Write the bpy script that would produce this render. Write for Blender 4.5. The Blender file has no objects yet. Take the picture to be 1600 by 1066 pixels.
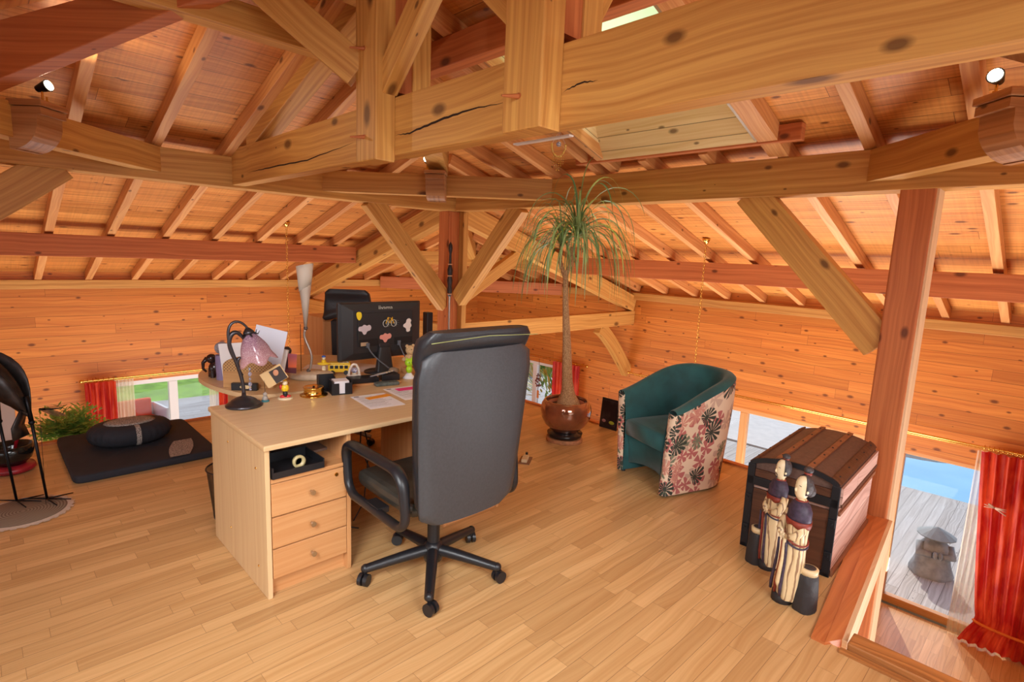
import bpy, bmesh, math, random
from mathutils import Vector, Matrix
random.seed(7)
PI = math.pi
S = bpy.context.scene
COL = S.collection

# ------------------------------------------------------------------ camera, world, sun, exposure
cd = bpy.data.cameras.new('camera')
cam = bpy.data.objects.new('camera', cd); COL.objects.link(cam); S.camera = cam
cd.sensor_fit = 'HORIZONTAL'; cd.sensor_width = 36.0
cd.lens = 857.1 / 1600 * 36.0
cd.clip_start = 0.05; cd.clip_end = 400
r_ = Vector((0.71618398, -0.69673789, 0.04045758))
u_ = Vector((0.0780055, 0.13751945, 0.98742268))
f_ = Vector((0.6935385, 0.70402039, -0.15283861))
cam.matrix_world = Matrix(((r_.x, u_.x, -f_.x, 0), (r_.y, u_.y, -f_.y, 0), (r_.z, u_.z, -f_.z, 1.6), (0, 0, 0, 1)))

S.view_settings.view_transform = 'Standard'
S.view_settings.look = 'None'
S.view_settings.gamma = 1.0
S.view_settings.use_curve_mapping = False
S.view_settings.exposure = 0.0

w = bpy.data.worlds.new('world'); S.world = w; w.use_nodes = True
wn = w.node_tree; bgn = wn.nodes['Background']
sky = wn.nodes.new('ShaderNodeTexSky'); sky.sky_type = 'NISHITA'
sky.sun_disc = False; sky.sun_elevation = math.radians(40); sky.sun_rotation = math.radians(65)
wn.links.new(sky.outputs[0], bgn.inputs[0]); bgn.inputs[1].default_value = 0.2

def lamp(name, kind, loc, energy, color=(1, 1, 1), size=1.0, size_y=None, rot=None, target=None, spot=None, radius=None):
    l = bpy.data.lights.new(name, kind); l.energy = energy; l.color = color
    if kind == 'AREA':
        l.shape = 'RECTANGLE'; l.size = size; l.size_y = size_y or size
    if kind == 'SPOT':
        l.spot_size = spot or 1.4; l.spot_blend = 0.7; l.shadow_soft_size = radius or 0.03
    if kind == 'POINT': l.shadow_soft_size = radius or 0.05
    o = bpy.data.objects.new(name, l); COL.objects.link(o); o.location = loc
    if target is not None:
        o.rotation_euler = (Vector(target) - Vector(loc)).to_track_quat('-Z', 'Y').to_euler()
    return o
sun = lamp('sun', 'SUN', (20, 10, 20), 2.2, (1.0, 0.95, 0.86), target=(20 - 0.91, 10 - 0.41, 20 - 0.80))
sun.data.angle = math.radians(0.6)
# fill lamps added for unseen windows behind the camera and lower-floor bounce
DAY = (0.95, 0.98, 1.0)
lamp('daylight_west', 'AREA', (-4.6, 2.0, 0.9), 38, DAY, 5.0, 1.4, target=(2, 2.6, 1.1))
lamp('daylight_south', 'AREA', (1.0, -4.5, 0.9), 42, DAY, 5.0, 1.4, target=(2.0, 2, 1.1))
lamp('fill_roof', 'AREA', (-0.75, 0.5, 2.15), 36, DAY, 1.0, 1.2, target=(1.2, 2.2, 0)).data.spread = 1.9  # added fill lamp, the west slope has no opening here
lamp('fill_roof_south', 'AREA', (0.9, -1.3, 1.95), 28, DAY, 1.4, 0.9, target=(2.0, 1.4, 0)).data.spread = 1.9  # second added fill lamp under a closed slope, aimed at the floor
lamp('daylight_low_east', 'AREA', (5.7, 2.2, -2.5), 330, DAY, 2.2, 6.0, target=(5.3, 2.2, 3))
lamp('fill_stairwell', 'AREA', (3.7, -1.3, -1.3), 110, DAY, 1.8, 2.6, target=(2.0, 0.8, 2.3))  # lamp added in the void to brighten the tie beam from below
lamp('daylight_low_north', 'AREA', (2.2, 7.0, -2.5), 210, DAY, 6.0, 2.2, target=(2.2, 6.6, 3))

# ------------------------------------------------------------------ materials
def srgb(r, g, b):
    f = lambda c: (c / 255 / 12.92) if c / 255 <= 0.04045 else ((c / 255 + 0.055) / 1.055) ** 2.4
    return (f(r), f(g), f(b), 1)
MATS = {}
def nmat(name):
    m = bpy.data.materials.new(name); m.use_nodes = True
    return m, m.node_tree.nodes, m.node_tree.links, m.node_tree.nodes['Principled BSDF']
def plain(name, col, rough=0.5, metal=0.0, emit=None, es=0, alpha=None, noise=0.0, nscale=30, trans=0, bump=0.0, spec=None, coat=0):
    if name in MATS: return MATS[name]
    m, N, L, b = nmat(name)
    b.inputs['Base Color'].default_value = col
    b.inputs['Roughness'].default_value = rough
    b.inputs['Metallic'].default_value = metal
    if trans: b.inputs['Transmission Weight'].default_value = trans
    if spec is not None: b.inputs['Specular IOR Level'].default_value = spec
    if coat: b.inputs['Coat Weight'].default_value = coat
    if emit: b.inputs['Emission Color'].default_value = emit; b.inputs['Emission Strength'].default_value = es
    if noise or bump:
        tc = N.new('ShaderNodeTexCoord'); no = N.new('ShaderNodeTexNoise'); no.inputs['Scale'].default_value = nscale
        no.inputs['Detail'].default_value = 5
        L.new(tc.outputs['Object'], no.inputs['Vector'])
        if noise:
            mx = N.new('ShaderNodeMix'); mx.data_type = 'RGBA'
            mx.inputs['A'].default_value = tuple(c * (1 - noise) for c in col[:3]) + (1,)
            mx.inputs['B'].default_value = tuple(min(1, c * (1 + noise)) for c in col[:3]) + (1,)
            cr = N.new('ShaderNodeMapRange'); cr.inputs['From Min'].default_value = 0.35; cr.inputs['From Max'].default_value = 0.65
            L.new(no.outputs['Fac'], cr.inputs['Value']); L.new(cr.outputs[0], mx.inputs['Factor']); L.new(mx.outputs['Result'], b.inputs['Base Color'])
        if bump:
            bp = N.new('ShaderNodeBump'); bp.inputs['Strength'].default_value = bump; bp.inputs['Distance'].default_value = 0.005
            L.new(no.outputs['Fac'], bp.inputs['Height']); L.new(bp.outputs[0], b.inputs['Normal'])
    MATS[name] = m; return m
def M_(N, L, op, a, b=None, c=None):
    n = N.new('ShaderNodeMath'); n.operation = op
    for i, v in enumerate((a, b, c)):
        if v is None: continue
        if isinstance(v, (int, float)): n.inputs[i].default_value = v
        else: L.new(v, n.inputs[i])
    return n.outputs[0]
def mixc(N, L, f, a, b, blend='MIX'):
    n = N.new('ShaderNodeMix'); n.data_type = 'RGBA'; n.blend_type = blend
    for k, v in (('Factor', f), ('A', a), ('B', b)):
        if isinstance(v, (int, float)): n.inputs[k].default_value = v
        elif isinstance(v, tuple): n.inputs[k].default_value = v
        else: L.new(v, n.inputs[k])
    return n.outputs['Result']
def wood(name, light, dark, rough=0.45, pw=0, pl=2.2, knots=0.0, kscale=1.0, grain=1.0, var=0.25, gap=0.012, spec=0.4, bump=0.25, saw=0.0):
    """light/dark: colours of early and late wood; pw, pl: plank width and length (0 = one piece); UV is in metres, u along the grain"""
    if name in MATS: return MATS[name]
    m, N, L, b = nmat(name)
    tc = N.new('ShaderNodeTexCoord'); sp = N.new('ShaderNodeSeparateXYZ'); L.new(tc.outputs['UV'], sp.inputs[0])
    u, v = sp.outputs[0], sp.outputs[1]
    oi = N.new('ShaderNodeObjectInfo')
    rnd = oi.outputs['Random']
    seam = None
    if pw:
        row = M_(N, L, 'FLOOR', M_(N, L, 'DIVIDE', v, pw))
        wn1 = N.new('ShaderNodeTexWhiteNoise'); wn1.noise_dimensions = '1D'; L.new(row, wn1.inputs['W'])
        uu = M_(N, L, 'ADD', M_(N, L, 'DIVIDE', u, pl), M_(N, L, 'MULTIPLY', wn1.outputs['Value'], 7.3))
        colm = M_(N, L, 'FLOOR', uu)
        cb = N.new('ShaderNodeCombineXYZ'); L.new(row, cb.inputs[0]); L.new(colm, cb.inputs[1])
        wn2 = N.new('ShaderNodeTexWhiteNoise'); wn2.noise_dimensions = '2D'; L.new(cb.outputs[0], wn2.inputs['Vector'])
        tone = wn2.outputs['Value']
        fv = M_(N, L, 'FRACT', M_(N, L, 'DIVIDE', v, pw)); fu = M_(N, L, 'FRACT', uu)
        s1 = M_(N, L, 'LESS_THAN', fv, gap / pw * 0.5)
        s2 = M_(N, L, 'LESS_THAN', fu, gap / pl * 0.35)
        seam = M_(N, L, 'MAXIMUM', s1, s2)
        offz = M_(N, L, 'MULTIPLY', wn2.outputs['Value'], 31.0)
    else:
        tone = rnd; offz = M_(N, L, 'MULTIPLY', rnd, 47.0)
    # warped coordinates
    cv = N.new('ShaderNodeCombineXYZ')
    L.new(M_(N, L, 'MULTIPLY', u, 1.0), cv.inputs[0]); L.new(v, cv.inputs[1]); L.new(offz, cv.inputs[2])
    wp = N.new('ShaderNodeTexNoise'); wp.inputs['Scale'].default_value = 1.6; wp.inputs['Detail'].default_value = 1
    L.new(cv.outputs[0], wp.inputs['Vector'])
    v2 = M_(N, L, 'ADD', v, M_(N, L, 'MULTIPLY', wp.outputs['Fac'], 0.16 * grain))
    cg = N.new('ShaderNodeCombineXYZ'); L.new(M_(N, L, 'MULTIPLY', u, 0.8), cg.inputs[0]); L.new(M_(N, L, 'MULTIPLY', v2, 42.0), cg.inputs[1]); L.new(offz, cg.inputs[2])
    g1 = N.new('ShaderNodeTexNoise'); g1.inputs['Scale'].default_value = 1.0; g1.inputs['Detail'].default_value = 3; g1.inputs['Roughness'].default_value = 0.6
    L.new(cg.outputs[0], g1.inputs['Vector'])
    mr = N.new('ShaderNodeMapRange'); mr.inputs['From Min'].default_value = 0.35; mr.inputs['From Max'].default_value = 0.68; L.new(g1.outputs['Fac'], mr.inputs['Value'])
    gr = M_(N, L, 'MULTIPLY', mr.outputs[0], 0.75 if grain else 0.3)
    c0 = mixc(N, L, gr, light, dark)
    # plank to plank tone
    tv = M_(N, L, 'ADD', M_(N, L, 'MULTIPLY', tone, var), 1 - var * 0.5)
    tcol = N.new('ShaderNodeCombineXYZ')
    L.new(tv, tcol.inputs[0]); L.new(M_(N, L, 'POWER', tv, 1.25), tcol.inputs[1]); L.new(M_(N, L, 'POWER', tv, 1.5), tcol.inputs[2])
    c1 = mixc(N, L, 1.0, c0, tcol.outputs[0], 'MULTIPLY')
    if knots:
        ck = N.new('ShaderNodeCombineXYZ'); L.new(M_(N, L, 'ADD', M_(N, L, 'MULTIPLY', u, 1.7 * kscale), M_(N, L, 'MULTIPLY', offz, 3.7)), ck.inputs[0]); L.new(M_(N, L, 'ADD', M_(N, L, 'MULTIPLY', v, 3.2 * kscale), offz), ck.inputs[1])
        vo = N.new('ShaderNodeTexVoronoi'); vo.voronoi_dimensions = '2D'; vo.inputs['Scale'].default_value = 1.0; vo.inputs['Randomness'].default_value = 1.0
        L.new(ck.outputs[0], vo.inputs['Vector'])
        sz = N.new('ShaderNodeSeparateColor'); L.new(vo.outputs['Color'], sz.inputs[0])
        rad = M_(N, L, 'MULTIPLY', M_(N, L, 'POWER', sz.outputs[0], 1.5), 0.12 * knots * (kscale ** 0.4))
        kf = N.new('ShaderNodeMapRange'); L.new(M_(N, L, 'DIVIDE', vo.outputs['Distance'], M_(N, L, 'ADD', rad, 0.0001)), kf.inputs['Value'])
        kf.inputs['From Min'].default_value = 0.55; kf.inputs['From Max'].default_value = 1.25; kf.inputs['To Min'].default_value = 0.8; kf.inputs['To Max'].default_value = 0
        c1 = mixc(N, L, kf.outputs[0], c1, (dark[0] * 0.22, dark[1] * 0.18, dark[2] * 0.2, 1))
    if saw:
        cs = N.new('ShaderNodeCombineXYZ'); L.new(M_(N, L, 'MULTIPLY', u, 60.0), cs.inputs[0]); L.new(M_(N, L, 'MULTIPLY', v, 1.5), cs.inputs[1])
        sn = N.new('ShaderNodeTexNoise'); sn.inputs['Scale'].default_value = 1; L.new(cs.outputs[0], sn.inputs['Vector'])
        sm = N.new('ShaderNodeMapRange'); sm.inputs['From Min'].default_value = 0.4; sm.inputs['From Max'].default_value = 0.7; sm.inputs['To Min'].default_value = 1.0 + saw * .3; sm.inputs['To Max'].default_value = 1 - saw
        L.new(sn.outputs['Fac'], sm.inputs['Value'])
        sc3 = N.new('ShaderNodeCombineXYZ')
        for i in range(3): L.new(sm.outputs[0], sc3.inputs[i])
        c1 = mixc(N, L, 1.0, c1, sc3.outputs[0], 'MULTIPLY')
    if seam is not None:
        c1 = mixc(N, L, M_(N, L, 'MULTIPLY', seam, 0.75), c1, (dark[0] * 0.25, dark[1] * 0.2, dark[2] * 0.2, 1))
    L.new(c1, b.inputs['Base Color'])
    b.inputs['Roughness'].default_value = rough; b.inputs['Specular IOR Level'].default_value = spec
    if bump:
        bp = N.new('ShaderNodeBump'); bp.inputs['Strength'].default_value = bump; bp.inputs['Distance'].default_value = 0.002
        hh = g1.outputs['Fac'] if seam is None else M_(N, L, 'SUBTRACT', g1.outputs['Fac'], M_(N, L, 'MULTIPLY', seam, 2.5))
        L.new(hh, bp.inputs['Height']); L.new(bp.outputs[0], b.inputs['Normal'])
    MATS[name] = m; return m

W_BEAM = wood('beam_pine', srgb(214, 160, 84), srgb(172, 108, 46), 0.5, knots=1.0, grain=0.45, var=0.22)
W_RED = wood('post_pine', srgb(200, 118, 66), srgb(158, 78, 38), 0.5, knots=0.8, grain=0.45, var=0.14)
W_RAFT = wood('rafter_pine', srgb(224, 162, 98), srgb(190, 114, 58), 0.5, knots=0.6, grain=0.6, var=0.22)
W_WALL = wood('wall_boards', srgb(216, 136, 58), srgb(186, 98, 38), 0.4, pw=0.135, pl=2.6, knots=0.85, kscale=1.9, grain=0.7, var=0.26, gap=0.008)
W_ROOF = wood('roof_boards', srgb(222, 150, 76), srgb(186, 102, 42), 0.42, spec=0.3, pw=0.17, pl=3.1, knots=0.8, kscale=1.5, grain=0.8, var=0.3, gap=0.010, saw=0.10)
W_FLOOR = wood('oak_strip_floor', srgb(214, 172, 118), srgb(188, 140, 86), 0.30, pw=0.075, pl=0.55, grain=0.9, var=0.26, gap=0.0035, spec=0.5, bump=0.06)
W_DESK = wood('beech_laminate', srgb(228, 196, 150), srgb(214, 174, 124), 0.35, grain=0.5, var=0.03, spec=0.45, bump=0.04)
W_DRAW = wood('beech_front', srgb(214, 160, 108), srgb(198, 136, 82), 0.38, grain=0.5, var=0.05, bump=0.04)
W_SKY = wood('pale_pine_lining', srgb(238, 210, 158), srgb(216, 176, 112), 0.4, pw=0.12, pl=4, knots=0.7, kscale=1.6, grain=0.7, var=0.08)
W_TRIM = wood('trim_pine', srgb(214, 132, 76), srgb(176, 92, 46), 0.4, grain=0.8, var=0.1)
W_NOSE = wood('nosing_oak', srgb(196, 130, 72), srgb(120, 68, 32), 0.4, grain=1.2, var=0.05)
W_LIT = wood('lit_pine', srgb(240, 208, 168), srgb(214, 168, 120), 0.5, grain=0.8, var=0.05)  # paler pine, the light on side faces put into its colour
W_DECK = wood('weathered_deck', srgb(206, 202, 196), srgb(160, 152, 144), 0.7, pw=0.145, pl=4.0, grain=0.9, var=0.16, gap=0.014, knots=0.4, kscale=1.4)
W_DARK = wood('dark_chest_wood', srgb(104, 66, 46), srgb(66, 40, 30), 0.5, grain=1.0, var=0.1)
W_SIDE = wood('worn_pale_boards', srgb(216, 176, 160), srgb(160, 112, 98), 0.7, pw=0.14, pl=3, grain=1.6, var=0.2, gap=0.01)
W_SLAT = wood('chest_slat', srgb(152, 98, 68), srgb(112, 66, 44), 0.5, grain=0.8, var=0.1)
W_CORB = wood('corbel_wood', srgb(186, 130, 82), srgb(140, 88, 50), 0.4, knots=0.6, grain=1.2, var=0.1)
BLACK = plain('black_plastic', srgb(30, 30, 34), 0.38)
LEATH = plain('black_leather', srgb(38, 38, 42), 0.42, bump=0.25, nscale=60)
LEATH_BACK = plain('grey_vinyl_back', srgb(64, 66, 70), 0.45, noise=0.08, nscale=90, bump=0.15)
SEATL = plain('worn_leather', srgb(52, 52, 48), 0.35, noise=0.2, nscale=14, bump=0.5)
IRON = plain('dark_iron', srgb(34, 34, 38), 0.4, 0.8)
BRASS = plain('brass', srgb(232, 188, 96), 0.2, 1.0)
STEEL = plain('brushed_steel', srgb(190, 188, 184), 0.3, 1.0)
WHITE = plain('white_pvc', srgb(232, 230, 224), 0.4)
PAPER = plain('paper', srgb(240, 240, 246), 0.7)
LABELW = plain('print_grey', srgb(120, 120, 128), 0.7)

def glass(name, tint=(1, 1, 1, 1), rough=0.0, keep=0.06):
    if name in MATS: return MATS[name]
    m, N, L, b = nmat(name)
    out = N['Material Output']; tr = N.new('ShaderNodeBsdfTransparent'); tr.inputs[0].default_value = tint
    gl = N.new('ShaderNodeBsdfGlossy'); gl.inputs['Roughness'].default_value = 0.02
    fr = N.new('ShaderNodeFresnel'); fr.inputs[0].default_value = 1.4
    mx = N.new('ShaderNodeMixShader'); L.new(M_(N, L, 'MULTIPLY', fr.outputs[0], 0.22), mx.inputs[0])
    L.new(tr.outputs[0], mx.inputs[1]); L.new(gl.outputs[0], mx.inputs[2]); L.new(mx.outputs[0], out.inputs[0])
    MATS[name] = m; return m
GLASS = glass('window_glass')
def sheer(name, col, a):
    m, N, L, b = nmat(name); b.inputs['Base Color'].default_value = col; b.inputs['Alpha'].default_value = a; b.inputs['Roughness'].default_value = 0.8
    b.inputs['Transmission Weight'].default_value = 0.0
    MATS[name] = m; return m
SHEER = sheer('sheer_voile', srgb(240, 226, 196), 0.5)
def redcloth():
    m, N, L, b = nmat('red_curtain')
    tc = N.new('ShaderNodeTexCoord'); no = N.new('ShaderNodeTexNoise'); no.inputs['Scale'].default_value = 9; no.inputs['Detail'].default_value = 4
    mp = N.new('ShaderNodeMapping'); mp.inputs['Scale'].default_value = (1, 1, 0.35)
    L.new(tc.outputs['Object'], mp.inputs[0]); L.new(mp.outputs[0], no.inputs['Vector'])
    mr = N.new('ShaderNodeMapRange'); mr.inputs['From Min'].default_value = 0.4; mr.inputs['From Max'].default_value = 0.62; L.new(no.outputs['Fac'], mr.inputs['Value'])
    c = mixc(N, L, mr.outputs[0], srgb(196, 34, 26), srgb(232, 84, 44)); L.new(c, b.inputs['Base Color'])
    b.inputs['Roughness'].default_value = 0.55
    tl = N.new('ShaderNodeBsdfTranslucent'); L.new(c, tl.inputs[0]); ms = N.new('ShaderNodeMixShader'); ms.inputs[0].default_value = 0.35
    L.new(b.outputs[0], ms.inputs[1]); L.new(tl.outputs[0], ms.inputs[2]); L.new(ms.outputs[0], N['Material Output'].inputs[0])
    MATS['red_curtain'] = m; return m
REDC = redcloth()

# ------------------------------------------------------------------ geometry helpers
class G:
    """collects shapes of ONE mesh object"""
    def __init__(s): s.v = []; s.f = []; s.uv = []; s.mi = []; s.sm = []; s.m = 0
    def add(s, vs, fs, uvs=None, smooth=False):
        b = len(s.v); s.v += [tuple(x) for x in vs]
        for i, f in enumerate(fs):
            s.f.append([b + k for k in f]); s.mi.append(s.m); s.sm.append(smooth)
            s.uv.append(uvs[i] if uvs else None)
        return s
    def box(s, c, d, rot=None, ax=0, bev=0.0):
        """c centre, d sizes, rot Matrix, ax: axis of the grain"""
        hx, hy, hz = d[0] / 2, d[1] / 2, d[2] / 2
        if bev and min(d) > bev * 2.2:
            bm = bmesh.new(); bmesh.ops.create_cube(bm, size=1)
            for v in bm.verts: v.co = Vector((v.co.x * d[0], v.co.y * d[1], v.co.z * d[2]))
            bmesh.ops.bevel(bm, geom=bm.edges[:], offset=bev, segments=2, affect='EDGES', profile=0.6)
            bm.verts.index_update(); loc = [v.co.copy() for v in bm.verts]; fs = [[v.index for v in f.verts] for f in bm.faces]; bm.free()
        else:
            loc = [Vector((x, y, z)) for x in (-hx, hx) for y in (-hy, hy) for z in (-hz, hz)]
            fs = [(0, 1, 3, 2), (4, 6, 7, 5), (0, 4, 5, 1), (2, 3, 7, 6), (0, 2, 6, 4), (1, 5, 7, 3)]
        uvs = []
        o = [i for i in range(3) if i != ax]
        for f in fs:
            p = [loc[k] for k in f]; n = (p[1] - p[0]).cross(p[2] - p[0])
            na = max(range(3), key=lambda i: abs(n[i]))
            if na == ax: uvs.append([(q[o[0]], q[o[1]]) for q in p])
            else:
                oo = [i for i in o if i != na][0]
                uvs.append([(q[ax], q[oo] + 0.31 * (na + 1) + (0.17 if n[na] > 0 else 0)) for q in p])
        R = rot or Matrix.Identity(3)
        cc = Vector(c)
        s.add([R @ q + cc for q in loc], fs, uvs, smooth=False); return s
    def cyl(s, p0, p1, r0, r1=None, n=16, caps=True, smooth=True):
        r1 = r0 if r1 is None else r1; p0 = Vector(p0); p1 = Vector(p1); d = p1 - p0
        if d.length < 1e-6: return s
        q = d.to_track_quat('Z', 'Y'); vs = []
        for p, r in ((p0, r0), (p1, r1)):
            for i in range(n): a = 2 * PI * i / n; vs.append(p + q @ Vector((r * math.cos(a), r * math.sin(a), 0)))
        fs = [(i, (i + 1) % n, n + (i + 1) % n, n + i) for i in range(n)]
        ln = d.length; uvs = [[(0, i * .05), (0, (i + 1) * .05), (ln, (i + 1) * .05), (ln, i * .05)] for i in range(n)]
        s.add(vs, fs, uvs, smooth)
        if caps:
            s.add(vs[:n], [tuple(range(n))[::-1]]); s.add(vs[n:], [tuple(range(n))])
        return s
    def tube(s, pts, r, n=10, closed=False, caps=True):
        pts = [Vector(p) for p in pts]; N = len(pts); rs = r if isinstance(r, (list, tuple)) else [r] * N
        up = Vector((0, 0, 1)); vs = []; prev = None
        for i, p in enumerate(pts):
            a = pts[(i - 1) % N] if (closed or i > 0) else p; b = pts[(i + 1) % N] if (closed or i < N - 1) else p
            t = (b - a).normalized() if (b - a).length > 1e-9 else Vector((0, 0, 1))
            if prev is None:
                x = t.cross(up); x = x.normalized() if x.length > 1e-3 else t.cross(Vector((1, 0, 0))).normalized()
            else:
                x = prev - t * prev.dot(t); x = x.normalized() if x.length > 1e-6 else prev
            prev = x; y = t.cross(x)
            for k in range(n): a2 = 2 * PI * k / n; vs.append(p + (x * math.cos(a2) + y * math.sin(a2)) * rs[i])
        fs = []; m = N if closed else N - 1
        for i in range(m):
            j = (i + 1) % N
            for k in range(n): fs.append((i * n + k, i * n + (k + 1) % n, j * n + (k + 1) % n, j * n + k))
        if caps and not closed: fs += [tuple(range(n))[::-1], tuple((N - 1) * n + k for k in range(n))]
        s.add(vs, fs, None, True); return s
    def lathe(s, prof, c=(0, 0, 0), n=32, sx=1, sy=1, rot=None, smooth=True):
        c = Vector(c); vs = []; R = rot or Matrix.Identity(3)
        for (r, z) in prof:
            for i in range(n): a = 2 * PI * i / n; vs.append(R @ Vector((r * sx * math.cos(a), r * sy * math.sin(a), z)) + c)
        fs = []
        for j in range(len(prof) - 1):
            for i in range(n): fs.append((j * n + i, j * n + (i + 1) % n, (j + 1) * n + (i + 1) % n, (j + 1) * n + i))
        if prof[0][0] > 1e-4: fs.append(tuple(range(n))[::-1])
        if prof[-1][0] > 1e-4: fs.append(tuple((len(prof) - 1) * n + i for i in range(n)))
        s.add(vs, fs, None, smooth); return s
    def ball(s, c, r, sc=(1, 1, 1), n=16, rot=None):
        prof = [(math.sin(PI * k / (n // 2)), -math.cos(PI * k / (n // 2))) for k in range(n // 2 + 1)]
        c = Vector(c); R = rot or Matrix.Identity(3); vs = []
        for (q, z) in prof:
            for i in range(n): a = 2 * PI * i / n; vs.append(c + R @ Vector((q * r * sc[0] * math.cos(a), q * r * sc[1] * math.sin(a), z * r * sc[2])))
        fs = []
        for j in range(len(prof) - 1):
            for i in range(n): fs.append((j * n + i, j * n + (i + 1) % n, (j + 1) * n + (i + 1) % n, (j + 1) * n + i))
        s.add(vs, fs, None, True); return s
    def prism(s, poly, z0, z1, ax=0, smooth=False):
        """poly in xy, extruded in z"""
        n = len(poly); vs = [(x, y, z0) for x, y in poly] + [(x, y, z1) for x, y in poly]
        o = 1 - ax
        fs = [tuple(range(n))[::-1], tuple(range(n, 2 * n))]; uvs = [[(poly[i][ax], poly[i][o]) for i in range(n)][::-1], [(poly[i][ax], poly[i][o]) for i in range(n)]]
        s.add(vs, fs, uvs)
        fs = []; uvs = []; d = 0
        for i in range(n):
            j = (i + 1) % n; l = math.dist(poly[i], poly[j]); fs.append((i, j, n + j, n + i)); uvs.append([(d, z0), (d + l, z0), (d + l, z1), (d, z1)]); d += l
        s.add(vs, fs, uvs, smooth); return s
    def quad(s, pts, uv=None): s.add(pts, [tuple(range(len(pts)))], [uv] if uv else None); return s
    def grid(s, rows, closed=False, smooth=True, uvs=True):
        """rows: list of lists of points"""
        R = len(rows); C = len(rows[0]); vs = [p for r in rows for p in r]; fs = []; uv = []
        du = [0.0]
        for i in range(1, R): du.append(du[-1] + (Vector(rows[i][0]) - Vector(rows[i - 1][0])).length)
        dv = [0.0]
        for j in range(1, C + 1): dv.append(dv[-1] + (Vector(rows[0][j % C]) - Vector(rows[0][j - 1])).length)
        m = C if closed else C - 1
        for i in range(R - 1):
            for j in range(m):
                k = (j + 1) % C; fs.append((i * C + j, i * C + k, (i + 1) * C + k, (i + 1) * C + j))
                uv.append([(dv[j], du[i]), (dv[j + 1], du[i]), (dv[j + 1], du[i + 1]), (dv[j], du[i + 1])])
        s.add(vs, fs, uv if uvs else None, smooth); return s
    def build(s, name, mats, parent=None, loc=(0, 0, 0), rotz=0.0, label=None, cat=None, group=None, kind=None, M=None, sub=0, bev=0, weld=False, solid=0):
        me = bpy.data.meshes.new(name); me.from_pydata(s.v, [], s.f)
        mats = mats if isinstance(mats, (list, tuple)) else [mats]
        for m in mats: me.materials.append(m)
        uvl = me.uv_layers.new(name='UVMap')
        for p in me.polygons:
            p.material_index = min(s.mi[p.index], len(mats) - 1); p.use_smooth = s.sm[p.index]
            uv = s.uv[p.index]
            if uv is None:
                n = p.normal; a = max(range(3), key=lambda i: abs(n[i])); o = [i for i in range(3) if i != a]
                uv = [(s.v[k][o[0]], s.v[k][o[1]]) for k in s.f[p.index]]
            for li, c in zip(p.loop_indices, uv): uvl.data[li].uv = c
        if weld:
            bm = bmesh.new(); bm.from_mesh(me); bmesh.ops.remove_doubles(bm, verts=bm.verts[:], dist=1e-5)
            bmesh.ops.recalc_face_normals(bm, faces=bm.faces[:]); bm.to_mesh(me); bm.free()
        me.update()
        o = bpy.data.objects.new(name, me); COL.objects.link(o)
        if M is not None: o.matrix_world = M
        else: o.location = loc; o.rotation_euler = (0, 0, rotz)
        if parent is not None: o.parent = parent
        if solid:
            md = o.modifiers.new('solid', 'SOLIDIFY'); md.thickness = solid; md.offset = 0
        if bev:
            md = o.modifiers.new('bevel', 'BEVEL'); md.width = bev; md.segments = 2; md.limit_method = 'ANGLE'
        if sub:
            md = o.modifiers.new('sub', 'SUBSURF'); md.levels = sub; md.render_levels = sub
        tag(o, label, cat, group, kind)
        return o
def tag(o, label=None, cat=None, group=None, kind=None):
    if label: o['label'] = label
    if cat: o['category'] = cat
    if group: o['group'] = group
    if kind: o['kind'] = kind
    return o
def thing(name, label, cat, loc=(0, 0, 0), rotz=0.0, group=None):
    o = bpy.data.objects.new(name, None); COL.objects.link(o); o.empty_display_size = 0.1
    o.location = loc; o.rotation_euler = (0, 0, rotz); return tag(o, label, cat, group)
def copy_tree(o, parent=None):
    c = o.copy(); COL.objects.link(c)
    if parent is not None: c.parent = parent
    for ch in [x for x in list(bpy.data.objects) if x.parent is o]: copy_tree(ch, c)
    return c
def RZ(a): return Matrix.Rotation(a, 3, 'Z')
def RX(a): return Matrix.Rotation(a, 3, 'X')
def RY(a): return Matrix.Rotation(a, 3, 'Y')
def frame(p0, p1, up=(0, 0, 1)):
    p0 = Vector(p0); p1 = Vector(p1); x = (p1 - p0).normalized(); y = Vector(up).cross(x).normalized(); z = x.cross(y)
    return Matrix((x, y, z)).transposed(), (p0 + p1) / 2, (p1 - p0).length
def beam(name, p0, p1, w_, h_, mat=None, label=None, cat='beam', group=None, parent=None, bev=0.006, kind=None, up=(0, 0, 1), pegs=()):
    """timber from p0 to p1 (axis line), w_ wide, h_ tall"""
    R, c, ln = frame(p0, p1, up)
    g = G().box((0, 0, 0), (ln, w_, h_), bev=bev)
    M = Matrix.Translation(c) @ R.to_4x4()
    o = g.build(name, mat or W_BEAM, parent=parent, M=M, label=label, cat=cat, group=group, kind=kind)
    return o
def hexa(name, b4, t4, mat, ax, label, cat='beam', group=None, kind=None):
    """eight corner block: b4 bottom loop, t4 top loop; ax: grain along 'x','y','z'"""
    g = G(); vs = [Vector(p) for p in b4 + t4]; c = sum(vs, Vector()) / 8; k = 'xyz'.index(ax)
    fs = [(3, 2, 1, 0), (4, 5, 6, 7), (0, 1, 5, 4), (1, 2, 6, 5), (2, 3, 7, 6), (3, 0, 4, 7)]; uvs = []
    for f in fs:
        p = [vs[i] for i in f]; n = (p[1] - p[0]).cross(p[2] - p[0]); na = max(range(3), key=lambda i: abs(n[i]))
        o = [i for i in range(3) if i != na]
        if k in o: oo = [i for i in o if i != k][0]; uvs.append([(q[k], q[oo]) for q in p])
        else: uvs.append([(q[o[0]], q[o[1]]) for q in p])
    g.add([v - c for v in vs], fs, uvs)
    return g.build(name, mat, loc=c, label=label, cat=cat, group=group, kind=kind, bev=0.005)
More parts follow.
